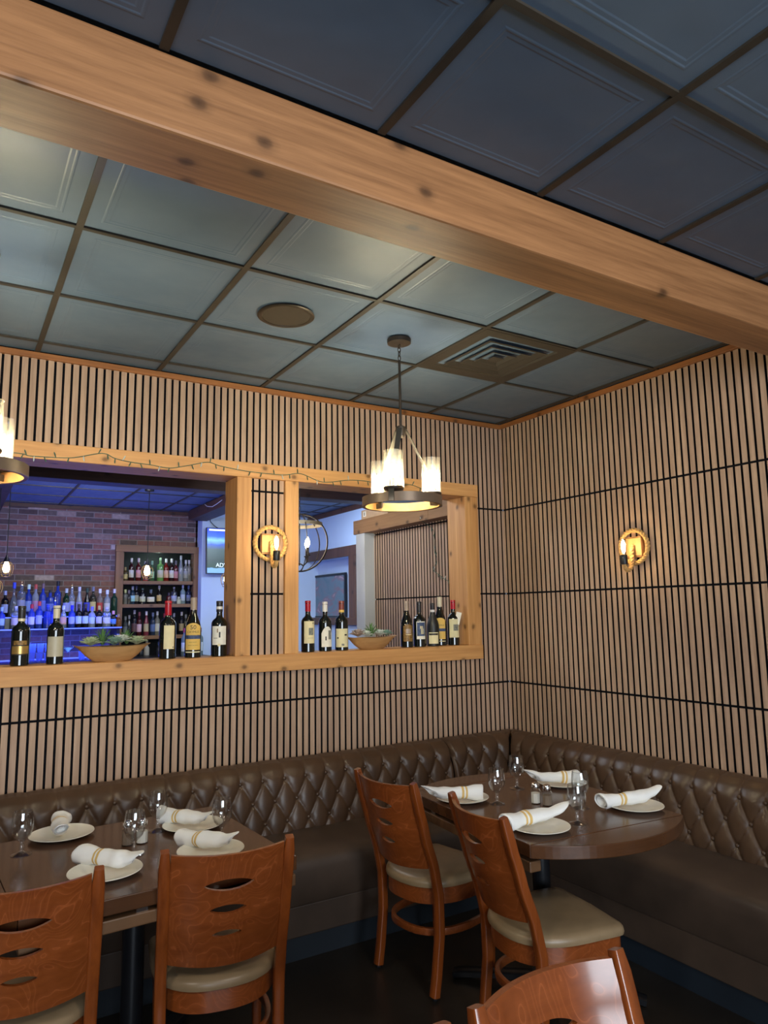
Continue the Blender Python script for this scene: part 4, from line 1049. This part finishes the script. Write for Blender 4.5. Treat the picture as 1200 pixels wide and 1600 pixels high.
back = [(-2.855, 1.901, 'std', DK, .3, (150, 160, 190), (150, 165, 210)), (-2.768, 1.996, 'round', CLR, .85, (60, 80, 200), None), (-2.691, 2.00, 'square', CLR, .8, 'p', (140, 150, 200)), (-2.617, 1.975, 'std', BLUE, .6, (196, 220, 190), (120, 150, 230)),
        (-2.544, 1.976, 'std', CLR, .6, (190, 80, 70), (170, 130, 190)), (-2.467, 1.984, 'std', BLUE, .5, (120, 96, 100), (90, 110, 220)), (-2.388, 1.909, 'square', BLUE, .5, (30, 30, 40), (110, 130, 230)), (-2.310, 2.015, 'std', (70, 100, 220), .7, (16, 18, 30), None),
        (-2.213, 1.929, 'std', GRN, .2, (190, 200, 200), (150, 160, 230)), (-2.155, 1.96, 'std', CLR, .7, 'p', (160, 170, 220)), (-2.072, 1.948, 'slope', CLR, .6, (200, 200, 210), (150, 150, 230)), (-1.985, 1.933, 'slope', DK, .1, (40, 70, 60), (60, 70, 220)),
        (-1.918, 1.949, 'std', (60, 60, 50), .3, (120, 120, 130), (196, 186, 140)), (-1.840, 1.926, 'std', (150, 140, 140), .4, (220, 220, 220), (180, 60, 60)), (-1.756, 1.913, 'std', CLR, .6, (220, 224, 240), (200, 204, 230)), (-1.674, 1.926, 'std', GRN, .2, (200, 190, 190), None)]
cn = lambda c: {BLUE: 'blue', CLR: 'clear', DK: 'dark', GRN: 'dark green', AMB: 'amber'}.get(c, 'tinted')
for i, (x, zt_, st, col, cl, cap, lab) in enumerate(back):
    spirit(x, 5.28, ZB, zt_-ZB, .038 if st != 'round' else .046, st, col, cl, cap if cap != 'p' else (0, 0, 0), lab, '%s spirit bottle, %s from left in back row of blue lit shelf' % (cn(col), ORD[i]), 'back row of the blue lit bar shelf', pourer=cap == 'p')
front = [(-2.892, 1.715, 'std', BLUE, .5, (150, 180, 210), (150, 180, 220)), (-2.753, 1.724, 'square', CLR, .7, (200, 200, 220), (190, 180, 190)), (-2.667, 1.700, 'std', CLR, .7, (190, 200, 220), (150, 160, 220)), (-2.593, 1.744, 'std', BLUE, .5, (180, 40, 60), (190, 190, 240)), (-2.516, 1.776, 'std', BLUE, .5, (190, 60, 60), (150, 160, 250)),
         (-2.427, 1.736, 'square', BLUE, .6, (40, 60, 210), None), (-2.354, 1.80, 'std', BLUE, .5, 'p', (70, 90, 220)), (-2.261, 1.727, 'slope', CLR, .7, (190, 200, 230), (200, 150, 130)), (-2.171, 1.730, 'std', BLUE, .5, (30, 40, 220), (150, 160, 240)), (-2.097, 1.740, 'std', DK, .1, (60, 50, 50), (170, 190, 240)),
         (-2.024, 1.740, 'std', DK, .1, (60, 50, 50), (170, 190, 240)), (-1.952, 1.712, 'std', CLR, .6, (110, 110, 220), (170, 190, 250)), (-1.874, 1.721, 'std', DK, .1, (190, 160, 100), (180, 180, 240)), (-1.787, 1.702, 'square', CLR, .7, (190, 190, 230), (190, 190, 200)), (-1.713, 1.66, 'std', DK, .2, (200, 140, 150), (80, 130, 230)), (-1.655, 1.62, 'slope', AMB, .2, (150, 120, 90), None)]
for i, (x, zt_, st, col, cl, cap, lab) in enumerate(front):
    spirit(x, 5.09, ZF, zt_-ZF, .037, st, col, cl, cap if cap != 'p' else (0, 0, 0), lab, '%s spirit bottle, %s from left in front row of blue lit shelf' % (cn(col), ORD[i]), 'front row of the blue lit bar shelf', pourer=cap == 'p')
WH, RD = (200, 196, 186), (120, 30, 34)
r1 = [(-1.491, 2.215, 'std', (90, 74, 46), (150, 130, 80), (196, 176, 120)), (-1.416, 2.332, 'std', (60, 22, 24), (210, 204, 190), WH), (-1.328, 2.334, 'std', (90, 26, 28), (190, 170, 160), (206, 150, 150)), (-1.238, 2.295, 'std', (170, 70, 56), WH, (206, 150, 120)), (-1.158, 2.30, 'slope', (60, 96, 66), (120, 150, 120), (150, 190, 150)),
      (-1.051, 2.341, 'square', (110, 160, 84), (170, 200, 150), (190, 186, 160)), (-.976, 2.335, 'std', (120, 30, 24), (204, 200, 180), (206, 160, 130)), (-.905, 2.337, 'std', (46, 22, 22), (214, 208, 190), WH), (-.849, 2.312, 'std', (90, 30, 36), (90, 86, 90), (180, 120, 130)), (-.783, 2.382, 'slope', (150, 154, 158), (170, 172, 170), None), (-.717, 2.324, 'std', (130, 130, 128), (190, 190, 186), (150, 150, 150)), (-.672, 2.325, 'std', (140, 138, 130), (196, 196, 190), None)]
r2 = [(-1.482, 1.93, 'std', (110, 108, 96), (200, 200, 130), None), (-1.438, 1.922, 'slope', (60, 58, 56), (110, 100, 110), None), (-1.392, 1.971, 'std', (40, 60, 76), (150, 150, 160), (150, 200, 210)), (-1.345, 1.979, 'std', DK, (60, 60, 80), (150, 150, 120)), (-1.268, 1.947, 'square', DK, (70, 90, 80), (190, 190, 160)), (-1.162, 1.931, 'round', DK, (80, 90, 100), (220, 214, 190)),
      (-1.057, 1.981, 'slope', (30, 24, 20), (170, 160, 140), (190, 160, 100)), (-.931, 1.889, 'std', (90, 34, 40), (60, 50, 60), None), (-.866, 1.965, 'square', (60, 60, 72), (150, 150, 160), (150, 156, 180)), (-.803, 1.835, 'std', (190, 196, 180), (200, 200, 190), None), (-.748, 1.999, 'std', (130, 150, 156), (180, 180, 186), (170, 180, 190)), (-.671, 1.983, 'std', (40, 50, 80), (90, 100, 120), (110, 120, 150))]
r3 = [(-1.47, 1.59, 'std', (60, 64, 60), (110, 110, 100), (96, 100, 96)), (-1.424, 1.605, 'slope', (40, 44, 44), (120, 116, 110), None), (-1.360, 1.669, 'std', DK, (170, 160, 150), (90, 60, 60)), (-1.299, 1.644, 'std', (70, 20, 24), (120, 60, 60), (206, 170, 176)), (-1.211, 1.651, 'slope', (130, 56, 66), (214, 206, 200), (186, 170, 130)), (-1.129, 1.633, 'std', (36, 50, 70), (90, 100, 120), (80, 100, 140)),
      (-1.073, 1.649, 'std', (120, 116, 96), (180, 176, 160), (190, 186, 160)), (-.98, 1.62, 'std', DK, (130, 40, 50), None), (-.857, 1.621, 'std', DK, (120, 116, 120), (170, 150, 150)), (-.757, 1.637, 'std', DK, (160, 150, 140), (150, 130, 90)), (-.700, 1.602, 'std', (50, 50, 40), (110, 110, 100), None)]
for rr, z, nm in ((r1, SHZ[0], 'top'), (r2, SHZ[1], 'second'), (r3, SHZ[2], 'third')):
    for i, (x, zt_, st, col, cap, lab) in enumerate(rr):
        spirit(x, 5.60, z, zt_-z, .034 if st != 'round' else .052, st, col, .15, cap, lab, 'liquor bottle, %s from the left on the %s shelf of the cabinet' % (ORD[i], nm), 'bottles on the %s cabinet shelf' % nm)
for i, (x, zt_, cap) in enumerate(((-1.42, 1.20, (60, 60, 60)), (-1.34, 1.25, (90, 90, 90)), (-1.27, 1.22, (120, 110, 100)), (-1.20, 1.28, (206, 200, 190)), (-1.05, 1.26, (60, 80, 120)), (-.97, 1.24, (150, 160, 190)))):
    spirit(x, 5.58, SHZ[3], zt_-SHZ[3], .034, 'std', (40, 44, 50) if i != 3 else (190, 184, 170), .1, cap, None, 'short bottle, %s from the left on the lowest visible cabinet shelf' % ORD[i], 'bottles on the lowest cabinet shelf')

bk = thing('back_bar', 'stepped black back bar shelf with glowing blue edges against the brick', 'shelf', (0, 0, 0))
MB().box(-4.4, -1.632, 4.99, 5.20, ZF-.022, ZF-.001).obj('lower_step', plain('acrylic_black', (20, 22, 34), .2), bk)
MB().box(-4.4, -1.632, 5.20, 5.46, ZB-.022, ZB-.001).obj('upper_step', 'acrylic_black', bk)
MB().box(-4.4, -1.632, 5.205, 5.22, ZF-.001, ZB-.022).obj('riser', 'acrylic_black', bk)
M['led'] = emit_mat('blue_led', (.06, .10, 1.0), 3.0)
MB().box(-4.4, -1.632, 4.984, 4.989, ZF-.014, ZF-.004).obj('led_edge', 'led', bk)
MB().box(-4.4, -1.632, 5.194, 5.199, ZB-.014, ZB-.004).obj('led_edge', 'led', bk)
for x in (-4.3, -3.2, -1.68): MB().box(x, x+.03, 5.02, 5.44, 1.10, ZF-.022).obj('bracket', 'black_metal', bk)
ct = thing('bar_counter', 'dark back bar counter below the blue lit shelves', 'counter', (0, 0, 0))
MB().box(-4.4, -.62, 4.66, 5.44, 1.06, 1.10).obj('worktop', 'black_metal', ct, bevel=.003)
MB().box(-4.4, -.62, 4.72, 5.42, 0, 1.06).obj('cabinet_body', 'cab_dark', ct)
MB().box(-4.4, -1.65, 5.36, 5.365, 1.105, 1.115).obj('led_edge', 'led', ct)
# glassware and bits on the counter
def tumbler():
    o = MB().lathe([(.0001, 0), (.030, 0), (.037, .10), (.035, .10), (.028, .006), (.0001, .006)], 20).obj('tumbler', clear_mat('tumbler_glass', (.8, .86, 1), .8, .1, .25), smooth=True, angle=50); return tag(o, 'x', 'glass')
tb = tumbler(); xs_ = [-2.66, -2.58, -2.50, -2.42, -2.34, -2.06, -1.98, -1.90]
for i, x in enumerate(xs_): placed(tb, (x, 5.0, 1.10), 0, 'upturned bar tumbler lit blue, %s from the left on the back counter' % ORD[i], 'bar tumblers on the back counter')
for i, x in enumerate(xs_[:5]): placed(tb, (x+.01, 5.02, 1.205), 0, 'bar tumbler stacked on top, %s from the left on the back counter' % ORD[i], 'bar tumblers on the back counter')
mg_ = thing('martini_glass', 'martini glass with pale green drink behind the second wine bottle', 'glass', (-2.235, 4.80, 1.10))
MB().lathe([(.0001, 0), (.038, .001), (.036, .004), (.005, .008), (.004, .095), (.062, .165), (.060, .165), (.0001, .100)], 28).obj('glass_body', 'glass', mg_, smooth=True, angle=40)
MB().lathe([(.0001, .103), (.052, .158), (.0001, .158)], 24).obj('drink', plain('green_drink', (196, 224, 180), .3), mg_, smooth=True, angle=30)
for i, (x, c) in enumerate(((-.655, (120, 30, 44)), (-.60, (110, 30, 50)), (-.545, (130, 34, 44)))):
    pass
for i, x in enumerate((-.70, -.80, -.90)):
    spirit(x, 4.95, 1.10, .335, .036, 'std', (130, 150, 150), .5, (140, 36, 52), (190, 196, 196), 'clear mixer bottle with red cap, %s from the right on the bar counter' % ORD[i], 'red capped bottles on the bar counter')
gar = thing('cocktail_glass', 'cocktail glass with orange slice and pale flower behind the tall wine bottle', 'glass', (-.80, 4.78, 1.10))
MB().lathe([(.0001, 0), (.032, 0), (.036, .13), (.034, .13), (.030, .006), (.0001, .006)], 20).obj('glass_body', 'glass', gar, smooth=True, angle=50)
MB().lathe([(.0001, .008), (.029, .008), (.032, .10), (.0001, .10)], 20).obj('drink', plain('drink_pale', (224, 216, 190), .3), gar, smooth=True, angle=40)
o_ = MB().lathe([(.0001, -.004), (.036, -.004), (.038, 0), (.036, .004), (.0001, .004)], 24).obj('orange_slice', plain('orange_peel', (240, 168, 28), .5), gar); o_.location = (0, -.03, .145); o_.rotation_euler = (PI/2, 0, math.radians(-20))
succ = MB().tube([(0, 0, .10), (.02, 0, .17), (.03, 0, .21)], lambda i: (.006, .016, .004)[i], 8).obj('flower', plain('petal', (232, 224, 224), .6), gar, smooth=True)

# television on the white wall
tv = thing('television', 'wall television showing a blue sky scene, partly hidden by the post', 'television', (-.03, 5.22, 2.425), 0)
tv.rotation_euler = (math.radians(-3), math.radians(0), math.radians(0))
MB().box(-.535, .535, -.02, .02, -.305, .305).obj('bezel', 'black_metal', tv, bevel=.004)
MB().box(-.10, .10, .02, .078, -.10, .10).obj('wall_mount', 'black_metal', tv)
def tv_mat():
    t = NT('tv_picture'); tc = t.n('ShaderNodeTexCoord'); sp_ = t.n('ShaderNodeSeparateXYZ'); t.l(tc.outputs['Object'], sp_.inputs[0])
    mp = t.n('ShaderNodeMapRange'); mp.inputs['From Min'].default_value = -.295; mp.inputs['From Max'].default_value = .295; t.l(sp_.outputs['Z'], mp.inputs['Value'])
    nz = t.n('ShaderNodeTexNoise', i_Scale=14.0, i_Detail=5.0); t.l(tc.outputs['Object'], nz.inputs['Vector'])
    ad = t.n('ShaderNodeMath', operation='MULTIPLY_ADD'); ad.inputs[1].default_value = .05; t.l(nz.outputs['Fac'], ad.inputs[0]); t.l(mp.outputs[0], ad.inputs[2])
    c = t.ramp(ad.outputs[0], [(0, lin((120, 170, 240))), (.13, lin((120, 170, 240))), (.14, lin((30, 60, 44))), (.30, lin((26, 46, 40))), (.55, lin((40, 66, 66))), (.66, lin((20, 70, 190))), (.76, lin((120, 190, 245))), (.84, lin((20, 90, 230))), (1.0, lin((10, 50, 210)))])
    return t.set(Base_Color=(0, 0, 0), Emission_Color=c, Emission_Strength=1.3, Roughness=.3)
MB().box(-.525, .525, -.0225, -.0205, -.295, .295).obj('screen', tv_mat(), tv)
plain('tv_white', (220, 232, 250), .5); M['tv_text'] = emit_mat('tv_text', (.75, .9, 1.0), 1.0)
MB().box(-.50, .525, -.0235, -.0228, .262, .285).obj('screen_banner', 'tv_text', tv)
text_obj('ADV', .075, 'tv_text', tv, 'screen_text', Matrix.Translation((-.335, -.0245, -.215)) @ Matrix.Rotation(PI/2, 4, 'X'))
cbl = MB().tube([(-.800, 4.55, 2.93), (-.80, 4.45, 2.89), (-.80, 4.25, 2.86), (-.80, 4.08, 2.87), (-.80, 3.9, 2.89)], .004, 6).obj('cable', plain('cable_white', (206, 206, 210), .5), smooth=True); tag(cbl, 'white cable looping off the side of the dark bar beam', 'cable')
cb2 = MB().tube([(-.50, 5.29, 2.90), (-.49, 5.29, 2.82), (-.44, 5.27, 2.76), (-.38, 5.25, 2.72)], .005, 6).obj('cable', 'black_metal', smooth=True); tag(cb2, 'black television cable running up the white wall', 'cable')

# ---------------------------------------------------------------- caged pendants
def pendant(label, x, y, zc):
    t = thing('cage_pendant', label, 'pendant lamp', (x, y, H), 0, 'cage pendants over the bar'); b = zc-H
    MB().lathe([(.0001, -.022), (.045, -.020), (.050, -.002)], 24).obj('canopy', 'black_metal', t, smooth=True, angle=30)
    MB().tube([(0, 0, -.02), (0, 0, b+.11)], .004, 6).obj('cord', 'black_metal', t)
    MB().lathe([(.006, b+.12), (.012, b+.10), (.030, b+.055), (.034, b+.05), (.0001, b+.05)], 18).obj('socket', 'black_metal', t, smooth=True, angle=40)
    mb = MB()
    for k in range(8):
        a = k*PI/4; c, s_ = math.cos(a), math.sin(a)
        mb.tube([(c*r, s_*r, b+z) for r, z in ((.032, .052), (.058, .025), (.064, -.02), (.054, -.065), (.040, -.095))], .0022, 6)
    for r, z in ((.058, .025), (.054, -.065), (.040, -.095)): mb.tube([(x_, y_, b+z) for x_, y_ in circ(20, r)], .0022, 6, closed=True)
    mb.obj('cage', 'bronze', t, smooth=True)
    MB().lathe([(.0001, b-.055), (.022, b-.050), (.032, b-.02), (.026, b+.02), (.014, b+.05), (.0001, b+.051)], 18).obj('bulb', 'bulbglow2', t, smooth=True)
    light('bulb_light', 'POINT', (x, y, zc-.02), 1.6, (1, .72, .4), radius=.04)
pendant('caged filament pendant at the left edge hanging in front of the brick wall', -2.943, 3.9, 2.085)
pendant('lower caged filament pendant just cut off by the left edge of the photo', -3.035, 3.75, 1.90)
pendant('caged filament pendant hanging in front of the bottle cabinet', -1.610, 3.9, 2.075)
pendant('caged pendant almost hidden by the middle post below the television', -.735, 3.9, 2.00)

# ---------------------------------------------------------------- orb chandelier in the far room
orb = thing('orb_chandelier', 'round cage chandelier with candle bulbs seen through the right opening', 'chandelier', (-.818, 1.746, 2.205))
Ro = .250
for k in range(3):
    a = math.radians(20+60*k); R3 = Matrix.Rotation(a, 3, 'Z')
    MB().tube([tuple(R3 @ Vector((Ro*math.cos(t_), 0, Ro*math.sin(t_)))) for t_ in [2*PI*i/56 for i in range(56)]], None, 8, closed=True, flat=(.007, .014), up=None).obj('hoop', 'bronze', orb, smooth=True)
MB().lathe([(.188, .145), (.200, .145), (.200, .175), (.188, .175)], 48, close=True).obj('wood_ring', plain('grey_wood', (150, 136, 110), .6, var=.2, scale=40), orb, smooth=True, angle=40)
MB().tube([(0, 0, .25), (0, 0, -.20)], .006, 8).obj('stem', 'bronze', orb)
for k in range(12):
    z = .262+.040*k; MB().tube([((.009*math.cos(t_)) if k % 2 else 0, 0 if k % 2 else .009*math.cos(t_), z+.024*math.sin(t_)) for t_ in [2*PI*i/10 for i in range(10)]], .0026, 5, closed=True).obj('chain_link', 'bronze', orb)
MB().lathe([(.0001, .745), (.06, .743), (.06, .72), (.0001, .715)], 20).obj('canopy', 'bronze', orb, smooth=True, angle=30)
for k in range(4):
    a = math.radians(25+90*k); d = Vector((math.cos(a), math.sin(a), 0)); c = d*.095
    MB().tube([(0, 0, -.18), tuple(d*.05+Vector((0, 0, -.20))), tuple(d*.09+Vector((0, 0, -.17))), tuple(c+Vector((0, 0, -.12)))], .005, 8).obj('arm', 'bronze', orb, smooth=True)
    MB().lathe([(.020, -.122), (.022, -.112), (.010, -.112), (.010, -.045), (.0001, -.045)], 16, tuple(c)).obj('candle', 'bronze', orb, smooth=True, angle=40)
    MB().lathe([(.006, -.045), (.015, -.020), (.017, -.005), (.012, .018), (.004, .040), (.0001, .045)], 16, tuple(c)).obj('bulb', 'bulbglow', orb, smooth=True)
light('bulb_light', 'POINT', (-.818, 1.746, 2.22), 3, WARM, radius=.08)

# cardboard box on the partition and the black framed screen in the niche, its reflection painted on
bx = thing('cardboard_box', 'small wooden toned box with white sticker on top of the slatted partition', 'box', (-.055, 1.66, 2.4605))
MB().box(-.065, .065, -.26, .22, 0, .085).obj('box_body', plain('cardboard', (196, 164, 128), .8), bx, bevel=.002)
MB().box(-.0662, -.065, .13, .185, .02, .07).obj('sticker', 'paper_white', bx); MB().box(-.0668, -.0662, .15, .165, .03, .06).obj('sticker_print', 'etch_grey', bx)
scn = thing('wall_screen', 'black framed wall screen with pink cloudy reflection in the brown window frame', 'screen', (1.08, 5.0, 1.82))
mb = MB(); mb.box(-.03, .0, -.60, .70, .27, .30); mb.box(-.03, .0, -.60, .70, -.30, -.27); mb.box(-.03, .0, -.60, -.57, -.27, .27); mb.box(-.03, .0, .67, .70, -.27, .27); mb.obj('frame', 'black_metal', scn)
def reflection_mat():
    t = NT('painted_reflection'); v = t.coords((1, 2.2, 4)); nz = t.n('ShaderNodeTexNoise', i_Scale=1.6, i_Detail=5.0, i_Distortion=.8); t.l(v, nz.inputs['Vector'])  # pinkish cloudy reflection painted into the base colour
    c = t.ramp(nz.outputs['Fac'], [(.3, lin((92, 116, 126))), (.5, lin((104, 120, 130))), (.6, lin((128, 104, 112))), (.75, lin((190, 164, 170)))])
    return t.set(Base_Color=c, Roughness=.12)
MB().box(-.022, -.005, -.57, .67, -.27, .27).obj('picture', reflection_mat(), scn)  # screen face carrying the painted reflection
